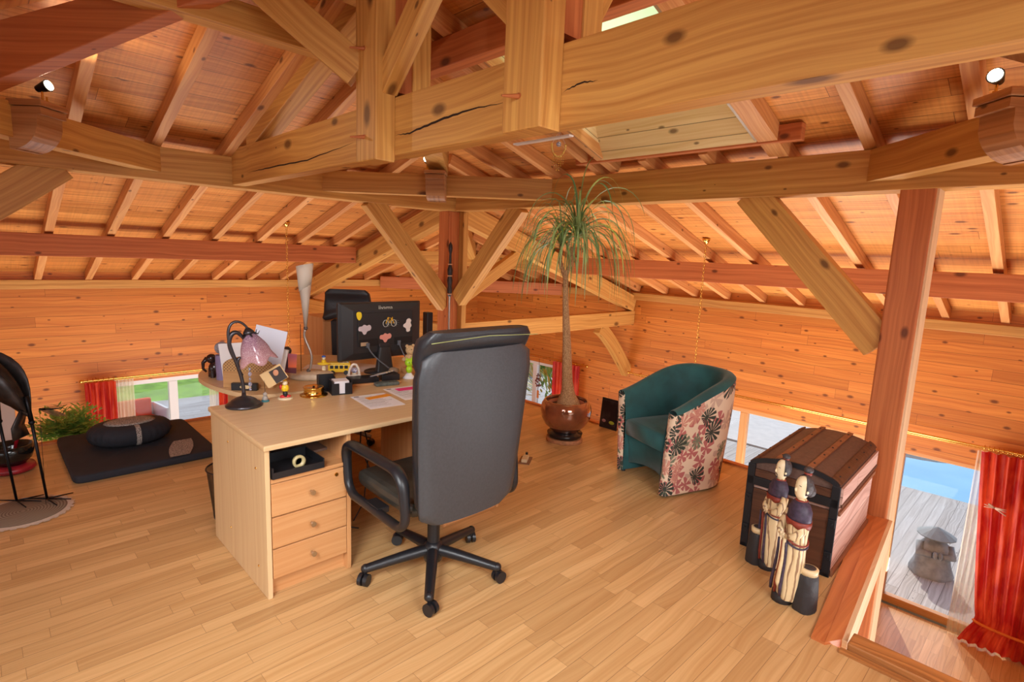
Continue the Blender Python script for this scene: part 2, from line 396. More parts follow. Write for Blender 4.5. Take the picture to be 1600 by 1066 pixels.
ORD = 'first second third fourth fifth sixth seventh eighth ninth tenth eleventh twelfth thirteenth fourteenth fifteenth sixteenth seventeenth eighteenth nineteenth twentieth'.split()
# ------------------------------------------------------------------ shell of the house
XW, YW = 8.26, 9.57            # inner faces of the two glazed walls
X0, Y0 = -4.95, -4.85          # the two walls behind the camera
ZL = -2.72                     # lower floor
SL = 0.315
def zx(x): return 2.36 - SL * (x - 4.15)      # underside of rafters, east slope
def zy(y): return 2.36 - SL * (y - 5.33)      # underside of rafters, north slope
RT = 0.12                      # rafter depth
# mezzanine floor
g = G()
out = [(X0, Y0), (2.53, Y0), (2.53, 0.585), (4.12, 0.74), (4.28, 0.74), (4.28, 5.42), (X0, 5.42)]
g.prism(out, -0.22, 0.0)
g.build('floor', W_FLOOR, kind='structure')
g = G(); g.prism([(X0, Y0), (XW, Y0), (XW, YW), (X0, YW)], ZL - 0.15, ZL)
g.build('floor', W_FLOOR, kind='structure')
# trims at the mezzanine edges
g = G().box((4.31, 2.95, -0.07), (0.05, 4.35, 0.17), ax=1); g.build('trim_1', W_TRIM, kind='structure')
g = G().box((0.0, 5.45, -0.07), (8.5, 0.05, 0.17), ax=0); g.build('trim_2', W_TRIM, kind='structure')

# walls with windows: wall plane as panels around the openings
def wall(name, axis, c, a0, a1, ztop, holes, th=0.2, out_=1, zb=ZL):
    """axis 'x': plane x=c running along y"""
    g = G(); cuts = sorted(set([a0, a1] + [h[0] for h in holes] + [h[1] for h in holes]))
    def blk(p, q, z0, z1):
        if z1 - z0 < 1e-3 or q - p < 1e-3: return
        if axis == 'x': g.box((c + out_ * th / 2, (p + q) / 2, (z0 + z1) / 2), (th, q - p, z1 - z0), ax=1)
        else: g.box(((p + q) / 2, c + out_ * th / 2, (z0 + z1) / 2), (q - p, th, z1 - z0), ax=0)
    for i in range(len(cuts) - 1):
        p, q = cuts[i], cuts[i + 1]; hs = sorted([h for h in holes if h[0] <= p + 1e-6 and h[1] >= q - 1e-6], key=lambda h: h[2]); z = zb
        for h in hs: blk(p, q, z, h[2]); z = h[3]
        blk(p, q, z, ztop)
    # world-position UVs so that the boards run through
    uv = []
    for f in g.f:
        p = [g.v[k] for k in f]
        n = (Vector(p[1]) - Vector(p[0])).cross(Vector(p[2]) - Vector(p[0])); na = max(range(3), key=lambda i: abs(n[i]))
        k = 1 if axis == 'x' else 0
        if na == 2: uv.append([(v[k], v[1 - k]) for v in p])
        elif na == k: uv.append([(v[1 - k], v[2]) for v in p])
        else: uv.append([(v[k], v[2]) for v in p])
    g.uv = uv
    return g.build(name, W_WALL, kind='structure')
WIN = {1: ('x', XW, 1.56, 5.1, ZL, -0.56), 2: ('x', XW, 0.02, 1.29, ZL, -0.62), 3: ('x', XW, 6.75, 8.6, -2.0, -0.55), 4: ('y', YW, 1.30, 2.86, -1.95, -0.46)}
wall('wall_right', 'x', XW, Y0 - .2, YW + 0.2, 1.20, [(WIN[k][2], WIN[k][3], WIN[k][4], WIN[k][5]) for k in (1, 2, 3)])
wall('wall_left', 'y', YW, X0 - .2, XW, 1.18, [(WIN[4][2], WIN[4][3], WIN[4][4], WIN[4][5])])
wall('wall_west', 'x', X0, Y0 - .2, YW, 1.20, [(-2.0, 4.6, 0.0, 1.05)], out_=-1)
wall('wall_south', 'y', Y0, X0, XW, 1.20, [(-2.6, 4.2, 0.0, 1.05)], out_=-1)
WFRAME = {1: wood('honey_frame', srgb(214, 158, 98), srgb(186, 122, 66), 0.35, grain=0.4, var=0.05), 2: None, 3: None, 4: WHITE}
WFRAME[2] = WFRAME[1]; WFRAME[3] = WFRAME[1]
def window(n, axis, c, a0, a1, z0, z1, mulls, fw=0.07, mat=WHITE, bot=0.07):
    t = thing('window_%d' % n, None, None, (0, 0, 0)); t['kind'] = 'structure'
    g = G(); d = 0.09
    def bar(p, q, za, zb_, ax):
        cc = (c + 0.10, (p + q) / 2, (za + zb_) / 2); sz = (d, q - p, zb_ - za)
        if axis == 'y': cc = ((p + q) / 2, c + 0.10, (za + zb_) / 2); sz = (q - p, d, zb_ - za)
        g.box(cc, sz, ax={'h': 1 if axis == 'x' else 0, 'v': 2}[ax], bev=0.008)
    bar(a0, a1, z1 - fw, z1, 'h'); bar(a0, a1, z0, z0 + bot, 'h'); bar(a0, a0 + fw, z0 + bot, z1 - fw, 'v'); bar(a1 - fw, a1, z0 + bot, z1 - fw, 'v')
    for m in mulls: bar(m - fw * .8, m + fw * .8, z0 + bot, z1 - fw, 'v')
    g.build('window_frame', mat, t)
    g = G()
    if axis == 'x': g.box((c + 0.10, (a0 + a1) / 2, (z0 + z1) / 2), (0.012, a1 - a0 - .02, z1 - z0 - .02))
    else: g.box(((a0 + a1) / 2, c + 0.10, (z0 + z1) / 2), (a1 - a0 - .02, 0.012, z1 - z0 - .02))
    g.build('pane', GLASS, t)
    return t
window(1, *WIN[1], mulls=[3.3], mat=WFRAME[1])
window(2, *WIN[2], mulls=[], mat=WFRAME[2], fw=0.06, bot=0.10)
window(3, *WIN[3], mulls=[7.72], mat=WHITE)
window(4, *WIN[4], mulls=[2.10], mat=WHITE, fw=0.075)
window(5, 'x', X0 - .2, -2.0, 4.6, 0.0, 1.05, mulls=[-.4, 1.3, 3.0], mat=WHITE)
window(6, 'y', Y0 - .2, -2.6, 4.2, 0.0, 1.05, mulls=[-.8, .9, 2.6], mat=WHITE)

# roof: four slopes of boards meeting on the hips and the ridge
RX0, RX1, RY0, RY1 = 1.66, 1.66, 1.90, 2.84     # ridge ends: (1.66,1.90) and (1.66,2.84)
E_ = 0.35
XE, YE = XW + E_, YW + E_ - .12
Xw_, Yw_ = 1.66 - (XE - 1.66), 1.90 - (YE - 2.84)
zr = zx(1.66) + RT
def zroof_e(x): return zx(x) + RT
ze = zx(XE) + RT
th = 0.05
def slope(name, pts, grain, hole=None):
    g = G()
    up = [(p[0], p[1], p[2] + th) for p in pts]
    k = 0 if grain == 'x' else 1
    f = 1 / math.cos(math.atan(SL))
    uvb = [(p[k], p[1 - k] * f) for p in pts]
    g.quad(pts[::-1], uvb[::-1]); g.quad(up, uvb)
    n = len(pts)
    for i in range(n):
        j = (i + 1) % n; g.quad([pts[i], pts[j], up[j], up[i]])
    return g
# east slope is cut around the skylight
HX0, HX1, HY0, HY1 = 2.42, 3.90, 1.66, 2.96
def pe(x, y): return (x, y, zroof_e(x))
def hipN(x): return 2.84 + (x - 1.66)      # hip line towards the north-east corner
def hipS(x): return 1.90 - (x - 1.66)
g = G()
def addpoly(g, P, grain):
    k = 0 if grain == 'x' else 1; f = 1 / math.cos(math.atan(SL))
    P = [tuple(p) for p in P]; up = [(p[0], p[1], p[2] + th) for p in P]
    g.quad(P, [(p[k], p[1 - k] * f) for p in P]); g.quad(up[::-1], [(p[k], p[1 - k] * f) for p in up[::-1]])
addpoly(g, [pe(1.66, 1.90), pe(HX0, hipS(HX0)), pe(HX0, hipN(HX0)), pe(1.66, 2.84)], 'y')
addpoly(g, [pe(HX0, HY1), pe(HX1, HY1), pe(HX1, hipN(HX1)), pe(HX0, hipN(HX0))], 'y')
addpoly(g, [pe(HX0, hipS(HX0)), pe(HX1, hipS(HX1)), pe(HX1, HY0), pe(HX0, HY0)], 'y')
addpoly(g, [pe(HX1, hipS(HX1)), (XE, hipS(XE), ze), (XE, hipN(XE), ze), pe(HX1, hipN(HX1))], 'y')
g.build('ceiling', W_ROOF, kind='structure')
g = G(); addpoly(g, [(1.66, 2.84, zr), (XE, hipN(XE), ze), (2 * 1.66 - XE, hipN(XE), ze)], 'x'); g.build('ceiling', W_ROOF, kind='structure')
g = G(); addpoly(g, [(1.66, 1.90, zr), (2 * 1.66 - XE, hipS(XE), ze), (XE, hipS(XE), ze)], 'x'); g.build('ceiling', W_ROOF, kind='structure')
g = G(); addpoly(g, [(1.66, 2.84, zr), (2 * 1.66 - XE, hipN(XE), ze), (2 * 1.66 - XE, hipS(XE), ze), (1.66, 1.90, zr)], 'y'); g.build('ceiling', W_ROOF, kind='structure')

# skylight in the east slope
sk = thing('window_7', None, None); sk['kind'] = 'structure'
def zg(x): return zx(x) + 0.30
a = SL
g = G()
g.quad([(3.90, HY0, zx(3.90)), (3.90, HY1, zx(3.90)), (3.66, HY1 - .05, zg(3.66)), (3.66, HY0 + .05, zg(3.66))], [(0, .05), (1.22, .05), (1.22, .50), (0, .50)])
g.quad([(3.90, HY1, zx(3.90)), (2.42, HY1, zx(2.42)), (2.48, HY1 - .05, zg(2.48)), (3.62, HY1 - .05, zg(3.62))], [(0, 0), (1.5, 0), (1.5, .32), (.3, .32)])
g.quad([(2.42, HY0, zx(2.42)), (3.90, HY0, zx(3.90)), (3.62, HY0 + .05, zg(3.62)), (2.48, HY0 + .05, zg(2.48))], [(0, 0), (1.5, 0), (1.3, .32), (.1, .32)])
g.quad([(2.42, HY1, zx(2.42)), (2.42, HY0, zx(2.42)), (2.48, HY0 + .05, zg(2.48)), (2.48, HY1 - .05, zg(2.48))], [(0, 0), (1.2, 0), (1.2, .3), (0, .3)])
g.build('lining', W_SKY, sk, solid=0.02)
g = G(); th_ = math.atan(SL); Rk = RY(th_)
for (x0, x1, y0, y1) in ((3.54, 3.62, HY0 + .05, HY1 - .05), (2.48, 2.56, HY0 + .05, HY1 - .05), (2.48, 3.62, HY0 + .05, HY0 + .07), (2.48, 3.62, HY1 - .12, HY1 - .05)):
    g.box(((x0 + x1) / 2, (y0 + y1) / 2, zg((x0 + x1) / 2) + 0.01), ((x1 - x0) / math.cos(th_), y1 - y0, 0.05), rot=Rk, ax=1, bev=0.006)
g.build('sash', W_SKY, sk)
BL = plain('blind_slats', srgb(212, 224, 200), 0.5)
def blindmat():
    m, N, L, b = nmat('blind_cloth'); b.inputs['Base Color'].default_value = srgb(176, 192, 156)
    tl = N.new('ShaderNodeBsdfTranslucent'); tl.inputs[0].default_value = srgb(150, 166, 130); ms = N.new('ShaderNodeMixShader'); ms.inputs[0].default_value = 0.22
    L.new(b.outputs[0], ms.inputs[1]); L.new(tl.outputs[0], ms.inputs[2]); L.new(ms.outputs[0], N['Material Output'].inputs[0]); return m
BLM = blindmat()
g = G(); n = 34
rows = []
for i in range(2 * n + 1):
    x = 2.56 + (3.54 - 2.56) * i / (2 * n); z = zg(x) + (0.004 if i % 2 else 0.020); rows.append([(x, HY0 + .07, z), (x, HY1 - .07, z)])
g.grid(rows, smooth=False); g.build('blind', BLM, sk)
g = G().quad([(2.48, HY0 + .05, zg(2.48) + .05), (3.62, HY0 + .05, zg(3.62) + .05), (3.62, HY1 - .05, zg(3.62) + .05), (2.48, HY1 - .05, zg(2.48) + .05)]); g.build('pane', GLASS, sk, solid=0.006)

# stairwell edge: floor boards along the opening, fascia, nosing
g = G(); g.prism([(2.50, 0.60), (4.10, 0.785), (4.10, 0.71), (2.50, 0.545)][::-1], 0.0, 0.012, ax=0); g.build('trim_3', W_TRIM, kind='structure')
g = G(); g.prism([(2.50, 0.545), (4.10, 0.71), (4.12, 0.64), (2.58, 0.50)][::-1], -0.02, 0.014, ax=0); g.build('trim_4', W_TRIM, kind='structure')
g = G(); g.prism([(2.58, 0.50), (4.12, 0.64), (4.12, 0.62), (2.58, 0.48)][::-1], -0.16, 0.013, ax=0); g.build('trim_5', W_LIT, kind='structure')  # light along the fascia is put into the pale colour
g = G(); g.box((2.575, -2.2, 0.02), (0.10, 5.34, 0.045), ax=1, bev=0.008); g.build('trim_6', W_NOSE, kind='structure')
g = G(); g.box((2.508, -2.06, 0.006), (0.03, 5.10, 0.012), ax=1); g.build('trim_7', W_NOSE, kind='structure')

# ------------------------------------------------------------------ timber frame
BT = 2.10; TT = 2.36
beam('purlin', (4.23, -1.2, 2.23), (4.23, 5.23, 2.23), 0.20, 0.26, W_BEAM, 'long pine purlin over the big post and the palm, running along the right slope')
beam('purlin', (-1.6, 5.42, 2.23), (4.33, 5.42, 2.23), 0.20, 0.26, W_BEAM, 'long pine purlin from the far hip post leftwards, under the tie beam end')
beam('purlin', (6.42, -2.5, 1.50), (6.42, 5.25, 1.50), 0.16, 0.235, W_RED, 'lower purlin of the right slope, passing behind the thick right post')
beam('purlin', (-3.0, 7.62, 1.52), (4.10, 7.62, 1.52), 0.16, 0.235, W_RED, 'lower purlin of the left slope above the low window')
beam('purlin', (6.42, 5.45, 1.50), (6.42, 7.7, 1.50), 0.16, 0.22, W_BEAM, 'short purlin behind the half truss, towards the far corner, right side')
beam('purlin', (4.36, 7.62, 1.52), (6.5, 7.62, 1.52), 0.16, 0.22, W_BEAM, 'short purlin behind the half truss, towards the far corner, left side')
beam('tie_beam', (1.755, -3.2, 2.27), (1.755, 5.34, 2.27), 0.11, 0.30, W_BEAM, 'big pine tie beam crossing the picture from middle left to upper right')
tb = bpy.data.objects['tie_beam']
def crack(P, w_):
    g = G(); n = len(P); Q = []
    for i in range(n - 1):
        for j in range(7):
            q = j / 7; Q.append((P[i][0] * (1 - q) + P[i + 1][0] * q, P[i][1] * (1 - q) + P[i + 1][1] * q + .0022 * ((j * 37 % 5) - 2) / 2))
    Q.append(P[-1]); m_ = len(Q)
    g.grid([[(1.6985, y, z + w_ * .5 * math.sin(PI * k / (m_ - 1))), (1.6985, y, z - w_ * .5 * math.sin(PI * k / (m_ - 1)))] for k, (y, z) in enumerate(Q)], smooth=False)
    o = g.build('crack', plain('wood_crack', srgb(44, 24, 12), .9)); o.parent = tb; o.matrix_parent_inverse = tb.matrix_world.inverted()
bpy.context.view_layer.update()
crack([(4.963, 2.198), (4.477, 2.199), (3.793, 2.194), (3.129, 2.237)], .010)
crack([(2.70, 2.222), (2.553, 2.217), (2.329, 2.243), (2.082, 2.26), (1.80, 2.253)], .012)
crack([(1.50, 2.238), (1.419, 2.257), (1.328, 2.251)], .007)
# hanging posts that clasp the tie beam
def king(y, zb, label, lab2):
    t = thing('king_post', label, 'post', (1.755, y, zb))
    G().box((-0.115, 0, 0.53), (0.12, 0.21, 1.06), ax=2, bev=0.008).build('front_plank', W_BEAM, t)
    G().box((0.115, 0, 0.56), (0.12, 0.21, 0.98), ax=2, bev=0.008).build('rear_plank', W_BEAM, t)
    G().box((0, 0, 0.72), (0.11, 0.19, 0.70), ax=2).build('core', W_RED, t)
    for dz in (0.13, 0.58):
        g = G(); g.cyl((-0.16, 0.01, dz), (-0.25, 0.03, dz - .012), 0.012, 0.004, 8); g.cyl((-0.18, 0.01, dz), (0.2, 0.01, dz), 0.011, 0.011, 8); g.build('peg', W_RED, t)
    return t
king(2.80, 2.08, 'hanging king post clasping the tie beam, the one nearer the far post', '')
king(1.61, 2.09, 'hanging king post with dark streaked grain, clasping the tie beam left of the skylight', '')
beam('ridge_beam', (1.66, 1.55, 3.05), (1.66, 3.05, 3.05), 0.16, 0.2, W_BEAM, 'short ridge beam joining the tops of the king posts')
# hips
hexa('hip_beam', [(0.05, 4.27, 2.35), (0.13, 4.35, 2.35), (1.59, 2.89, 3.16), (1.51, 2.81, 3.16)],
     [(0.05, 4.27, 2.655), (0.13, 4.35, 2.655), (1.59, 2.89, 3.22), (1.51, 2.81, 3.22)], W_RED, 'x', 'dark deep hip beam with a lit underside, top left corner')
hexa('hip_beam', [(3.42, 4.46, 2.37), (3.30, 4.60, 2.37), (1.70, 2.98, 2.98), (1.82, 2.86, 2.98)],
     [(3.42, 4.46, 2.61), (3.30, 4.60, 2.61), (1.70, 2.98, 3.13), (1.82, 2.86, 3.13)], W_BEAM, 'x', 'hip beam rising from the far corbel to the king post')
hexa('hip_beam', [(3.32, 0.12, 2.52), (3.44, 0.26, 2.52), (1.82, 1.84, 2.98), (1.70, 1.70, 2.98)],
     [(3.32, 0.12, 2.62), (3.44, 0.26, 2.62), (1.82, 1.84, 3.11), (1.70, 1.70, 3.11)], W_BEAM, 'x', 'hip beam rising from the right king post over the skylight towards the right corbel')
beam('hip_beam', (8.1, 9.28, 1.06), (4.42, 5.60, 2.22), 0.14, 0.2, W_BEAM, 'hip beam behind the far post, running down to the room corner')
# upper purlins between hips
beam('purlin', (0.45, 3.52, 2.865), (2.20, 3.52, 2.865), 0.13, 0.15, W_BEAM, 'upper purlin of the left slope, between dark hip beam and tie beam truss')
beam('purlin', (2.305, 3.40, 2.864), (2.305, 1.22, 2.864), 0.11, 0.18, W_RED, 'reddish upper purlin seen between the two king posts')
# truss rafter of the tie beam
hexa('principal_rafter', [(1.70, 4.95, 2.36), (1.84, 4.95, 2.36), (1.84, 3.0, 3.0), (1.70, 3.0, 3.0)],
     [(1.70, 4.95, 2.50), (1.84, 4.95, 2.50), (1.84, 3.0, 3.10), (1.70, 3.0, 3.10)], W_BEAM, 'y', 'principal rafter rising from the left end of the tie beam')
# braces at the king posts
beam('brace', (1.60, 2.90, 2.56), (1.08, 3.37, 3.11), 0.07, 0.18, W_BEAM, 'broad brace from the far king post up to the dark hip beam')
beam('brace', (1.665, 2.74, 2.47), (1.665, 2.20, 2.98), 0.09, 0.13, W_BEAM, 'pale-edged brace leaning right from the far king post to the ridge')
beam('brace', (1.665, 1.70, 2.56), (1.665, 2.22, 3.02), 0.09, 0.13, W_BEAM, 'brace leaning left from the streaked king post to the ridge')
beam('brace', (1.90, 1.58, 2.55), (2.10, 1.50, 2.98), 0.06, 0.10, W_BEAM, 'short steep brace on the skylight side of the streaked king post')
beam('strut', (2.38, 3.46, 2.36), (2.40, 3.50, 2.90), 0.07, 0.07, W_BEAM, 'slender upright piece between the king posts, added for the lit hip underside')  # added upright, stands in for the bright underside of the hip
# posts
def cross_post(name, x, y, zb, zt, label, s=0.2):
    t = thing(name, label, 'post', (x, y, zb)); h = zt - zb
    G().box((0, 0, h / 2), (s, s, h), ax=2, bev=0.008).build('shaft', W_RED, t)
    return t
t = thing('post', 'hip post standing behind the monitor where two purlins meet', 'post', (4.22, 5.40, ZL)); h = 2.10 - ZL
G().box((-0.03, 0.02, h / 2), (0.16, 0.20, h), ax=2, bev=0.008).build('left_plank', W_RED, t)
G().box((0.085, -0.04, h / 2), (0.07, 0.24, h), ax=2, bev=0.008).build('right_plank', W_BEAM, t)
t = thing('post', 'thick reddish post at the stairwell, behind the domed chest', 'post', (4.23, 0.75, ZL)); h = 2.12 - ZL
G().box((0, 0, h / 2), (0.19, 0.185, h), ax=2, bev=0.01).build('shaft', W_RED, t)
g = G(); g.box((0.0, -0.098, h / 2), (0.17, 0.014, h), ax=2); g.build('lit_face', W_LIT, t)  # pale sheet, light on this side of the post painted in
# corner ties of the purlin ring with corbels
def diag(p, q, label): return beam('corner_tie', p, q, 0.14, 0.20, W_BEAM, label)
diag((1.13, 5.39, 2.26), (-0.83, 3.43, 2.26), 'diagonal corner tie at the far left, under the left corbel')
diag((2.56, 5.39, 2.26), (4.20, 3.75, 2.26), 'reddish diagonal corner tie before the far hip post, a corbel in its middle')
diag((4.22, 1.02, 2.26), (2.62, -0.58, 2.26), 'diagonal corner tie at the right, leaving the purlin above the thick post')
def corbel(x, y, ang, label, lcol=True):
    """quarter-round corbel on a corner tie; local x points into the room"""
    t = thing('corbel', label, 'corbel', (x, y, 2.095), ang)
    prof = [(0.0, 0.0), (0.0, 0.24)]; prof += [(0.20, 0.24), (0.20, 0.20), (0.175, 0.20)]
    for i in range(9):
        a = PI / 2 * i / 8; prof.append((0.175 * math.cos(a) if i else 0.172, 0.17 - 0.17 * math.sin(a) if i else 0.17))
    prof = prof[:-1] + [(0.04, 0.0)]
    g = G(); n = len(prof); w_ = 0.09
    vs = [(a, -w_, b) for a, b in prof] + [(a, w_, b) for a, b in prof]
    fs = [tuple(range(n)), tuple(range(n, 2 * n))[::-1]] + [(i, n + i, n + (i + 1) % n, (i + 1) % n) for i in range(n)]
    g.add(vs, fs); g.build('block', W_CORB, t, bev=0.004)
    g = G(); g.box((0.11, 0, 0.262), (0.20, 0.20, 0.035), bev=0.006); g.build('cap', W_CORB, t)
    return t
lamp('skylight_daylight', 'AREA', (3.25, 2.37, zx(3.2) + 0.75), 75, DAY, 1.1, 1.0, target=(2.9, 2.37, 0))
GLOW = plain('bulb_glow', (1, 0.85, 0.6, 1), 0.4, emit=(1, 0.86, 0.6, 1), es=22)
def spot(x, y, z, dirv, label, energy=16):
    t = thing('spotlight', label, 'spotlight', (x, y, z)); d = Vector(dirv).normalized()
    g = G(); g.cyl((0, 0, 0), (0, 0, 0.012), 0.03, 0.03, 20); g.cyl((0, 0, 0.01), (0, 0, 0.075), 0.006, 0.006, 8); g.cyl((0.02, 0.01, 0.01), (0.02, 0.01, 0.04), 0.005, 0.005, 8)
    g.build('stem', BRASS, t)
    b0 = Vector((0, 0, 0.085)); g = G(); g.cyl(b0 - d * 0.03, b0 + d * 0.045, 0.018, 0.033, 20)
    g.build('housing', IRON, t)
    g = G(); g.cyl(b0 + d * 0.046, b0 + d * 0.050, 0.027, 0.027, 20); g.build('bulb', GLOW, t)
    lp = lamp('spotlight_beam', 'SPOT', Vector((x, y, z)) + b0 + d * 0.06, energy, (1.0, 0.82, 0.58), target=Vector((x, y, z)) + b0 + d, spot=2.2, radius=0.025)
    return t
ca = [(0.38, 4.62, -PI / 4, 'left corbel of dark wood on the corner tie at the far left'), (3.36, 4.56, -3 * PI / 4, 'small corbel on the reddish corner tie before the far hip post'),
      (3.02, -0.14, 3 * PI / 4, 'rounded corbel on the corner tie at the far right')]
c0 = corbel(0.27, 4.47, -PI / 4, ca[0][3]); c1 = corbel(3.33, 4.51, -3 * PI / 4, ca[1][3]); c2 = corbel(3.33, 0.22, 3 * PI / 4, ca[2][3])
spot(0.37, 4.37, 2.375, (0.45, -0.5, 0.2), 'brass spotlight lit on the left corbel')
spot(3.17, 4.47, 2.375, (-0.5, -0.6, 0.2), 'brass spotlight lit on the small middle corbel')
spot(3.31, 0.37, 2.375, (-0.8, 0.1, 0.1), 'brass spotlight lit on the rounded right corbel')
beam('strut', (3.46, 4.62, 2.36), (3.46, 4.62, 2.60), 0.10, 0.10, W_BEAM, 'short upright block behind the middle corbel')
# braces under the purlin ring
beam('brace', (4.14, 5.40, 0.98), (3.10, 5.40, 2.14), 0.12, 0.22, W_BEAM, 'brace from the far hip post up to the left')
beam('brace', (4.23, 5.25, 1.05), (4.23, 4.24, 2.13), 0.12, 0.20, W_BEAM, 'brace from the far hip post up to the right')
beam('brace', (4.23, 0.84, 1.12), (4.23, 1.80, 2.14), 0.12, 0.22, W_BEAM, 'knotty brace from the thick reddish post up to the purlin')
beam('brace', (-0.62, 5.42, 1.22), (0.52, 5.42, 2.14), 0.12, 0.24, W_BEAM, 'brace at the far left under the left purlin')
# the two half trusses from the far post to the walls
beam('principal_rafter', (4.30, 5.40, 2.12), (8.22, 5.40, 0.86), 0.16, 0.26, W_BEAM, 'principal rafter sloping from the far hip post down to the right wall')
beam('principal_rafter', (4.22, 5.50, 2.12), (4.22, 9.52, 0.84), 0.16, 0.26, W_BEAM, 'principal rafter sloping from the far hip post down to the left wall')
beam('tie_beam', (4.30, 5.40, 0.62), (8.24, 5.40, 0.62), 0.14, 0.24, W_BEAM, 'pale horizontal tie beam behind the desk chair, ending at the right wall')
beam('tie_beam', (4.22, 5.50, 0.60), (4.22, 9.55, 0.60), 0.14, 0.24, W_BEAM, 'horizontal tie beam from the far hip post to the left wall, behind the cone lamp')
def curved(name, P, w_, h_, axis, label, mat=W_BEAM):
    """P: centre line points in a vertical plane; flat timber with curved outline"""
    g = G(); n = len(P); P = [Vector(p) for p in P]; side = Vector((0, 1, 0)) if axis == 'x' else Vector((1, 0, 0)); rows = []
    c = P[0].copy()
    for i, p in enumerate(P):
        t = (P[min(i + 1, n - 1)] - P[max(i - 1, 0)]).normalized(); nn = side.cross(t).normalized(); p = p - c
        rows.append([p + side * w_ / 2 + nn * h_ / 2, p + side * w_ / 2 - nn * h_ / 2, p - side * w_ / 2 - nn * h_ / 2, p - side * w_ / 2 + nn * h_ / 2])
    vs = [q for r in rows for q in r]; fs = []; uv = []
    for i in range(n - 1):
        for j in range(4):
            k = (j + 1) % 4; fs.append((i * 4 + j, i * 4 + k, i * 4 + 4 + k, i * 4 + 4 + j)); uv.append([(i * .12, j * .2), (i * .12, j * .2 + .2), (i * .12 + .12, j * .2 + .2), (i * .12 + .12, j * .2)])
    fs += [(0, 1, 2, 3), tuple(range(4 * n - 4, 4 * n))[::-1]]; uv += [[(0, 0), (0, .1), (.1, .1), (.1, 0)]] * 2
    g.add(vs, fs, uv); return g.build(name, mat, loc=c, label=label, cat='beam')
curved('brace', [(7.30 + 0.93 * t, 5.40, 0.50 - 0.86 * (t ** 1.25)) for t in [i / 8 for i in range(9)]], 0.12, 0.20, 'x', 'curved brace under the pale tie beam, its foot on the right wall')
curved('brace', [(4.22, 8.65 + 0.88 * t, 0.48 - 1.1 * (t ** 1.2)) for t in [i / 8 for i in range(9)]], 0.12, 0.2, 'y', 'brace under the left tie beam, its foot on the left wall')
# corner tie at wall plate height and dragon block
beam('corner_tie', (5.70, 9.50, 1.00), (8.20, 7.00, 1.00), 0.14, 0.22, W_RED, 'long corner tie across the room corner, low behind the far post')
beam('dragon_block', (6.75, 8.05, 1.03), (7.6, 8.9, 1.03), 0.16, 0.2, W_RED, 'short stub beam between corner tie and room corner')
# braces behind far post under its principal rafters
beam('brace', (4.24, 5.55, 1.05), (4.24, 6.5, 1.70), 0.10, 0.16, W_BEAM, 'brace behind the far hip post under the left principal rafter')
beam('brace', (4.40, 5.42, 1.05), (5.5, 5.42, 1.68), 0.10, 0.16, W_BEAM, 'brace behind the far hip post under the right principal rafter')
# wall plates
beam('wall_plate', (8.18, Y0, 1.00), (8.18, 9.55, 1.00), 0.05, 0.12, W_BEAM, 'wall plate board under the rafter feet of the right wall')
beam('wall_plate', (X0, 9.53, 0.98), (8.15, 9.53, 0.98), 0.05, 0.12, W_BEAM, 'wall plate board under the rafter feet of the left wall')
# rafters
def rafter(p0, p1, label, grp):
    R, c, ln = frame(p0, p1)
    g = G().box((0, 0, RT / 2 - 0.004), (ln, 0.075, RT - 0.008), bev=0.004)
    return g.build('rafter', W_RAFT, M=Matrix.Translation(c) @ R.to_4x4(), label=label, cat='rafter', group=grp)
kL = 0
for i in range(-3, 15):
    x = 0.60 + 0.532 * i
    ytop = 2.84 + abs(x - 1.66) + 0.06
    if ytop > 9.2 or x < -1.2: continue
    if x < -.2: ytop = max(ytop, 5.0)
    pos = 'left of the dark hip beam' if x < 0 else ('over the left purlins' if x < 4.1 else 'near the room corner')
    rafter((x, YW - .04, zy(YW - .04)), (x, ytop, zy(ytop)), '%s rafter from the left on the left slope, %s' % (ORD[kL], pos), 'rafters of the left slope'); kL += 1
kR = 0
for i in range(-4, 16):
    y = 0.50 + 0.532 * i
    if y > 9.2: continue
    if y < 1.9: xt = 1.66 + (1.9 - y) + .06
    elif y < 2.84: xt = 1.74
    else: xt = 1.66 + (y - 2.84) + .06
    lab = '%s rafter from the right on the right slope, %s' % (ORD[kR], 'over the stairwell' if y < 1.2 else ('over the armchair side' if y < 5.3 else 'near the room corner'))
    if HY0 - .03 < y < HY1 + .03:
        rafter((XW - .04, y, zx(XW - .04)), (3.99, y, zx(3.99)), lab, 'rafters of the right slope')
    else: rafter((XW - .04, y, zx(XW - .04)), (xt, y, zx(xt)), lab, 'rafters of the right slope')
    kR += 1
beam('rafter', (4.14, HY1 + .02, zx(4.14) + .06), (2.0, HY1 + .02, zx(2.0) + .06), 0.09, 0.115, W_RAFT, 'doubled rafter along the palm side of the skylight', cat='rafter')
beam('rafter', (4.14, HY0 - .05, zx(4.14) + .06), (2.0, HY0 - .05, zx(2.0) + .06), 0.09, 0.115, W_RAFT, 'doubled rafter along the post side of the skylight', cat='rafter')
beam('trimmer', (3.945, HY0 - .28, zx(3.945) + .055), (3.945, HY1 + .30, zx(3.945) + .055), 0.07, 0.11, W_RED, 'trimmer board under the skylight, just above the long purlin', cat='rafter')
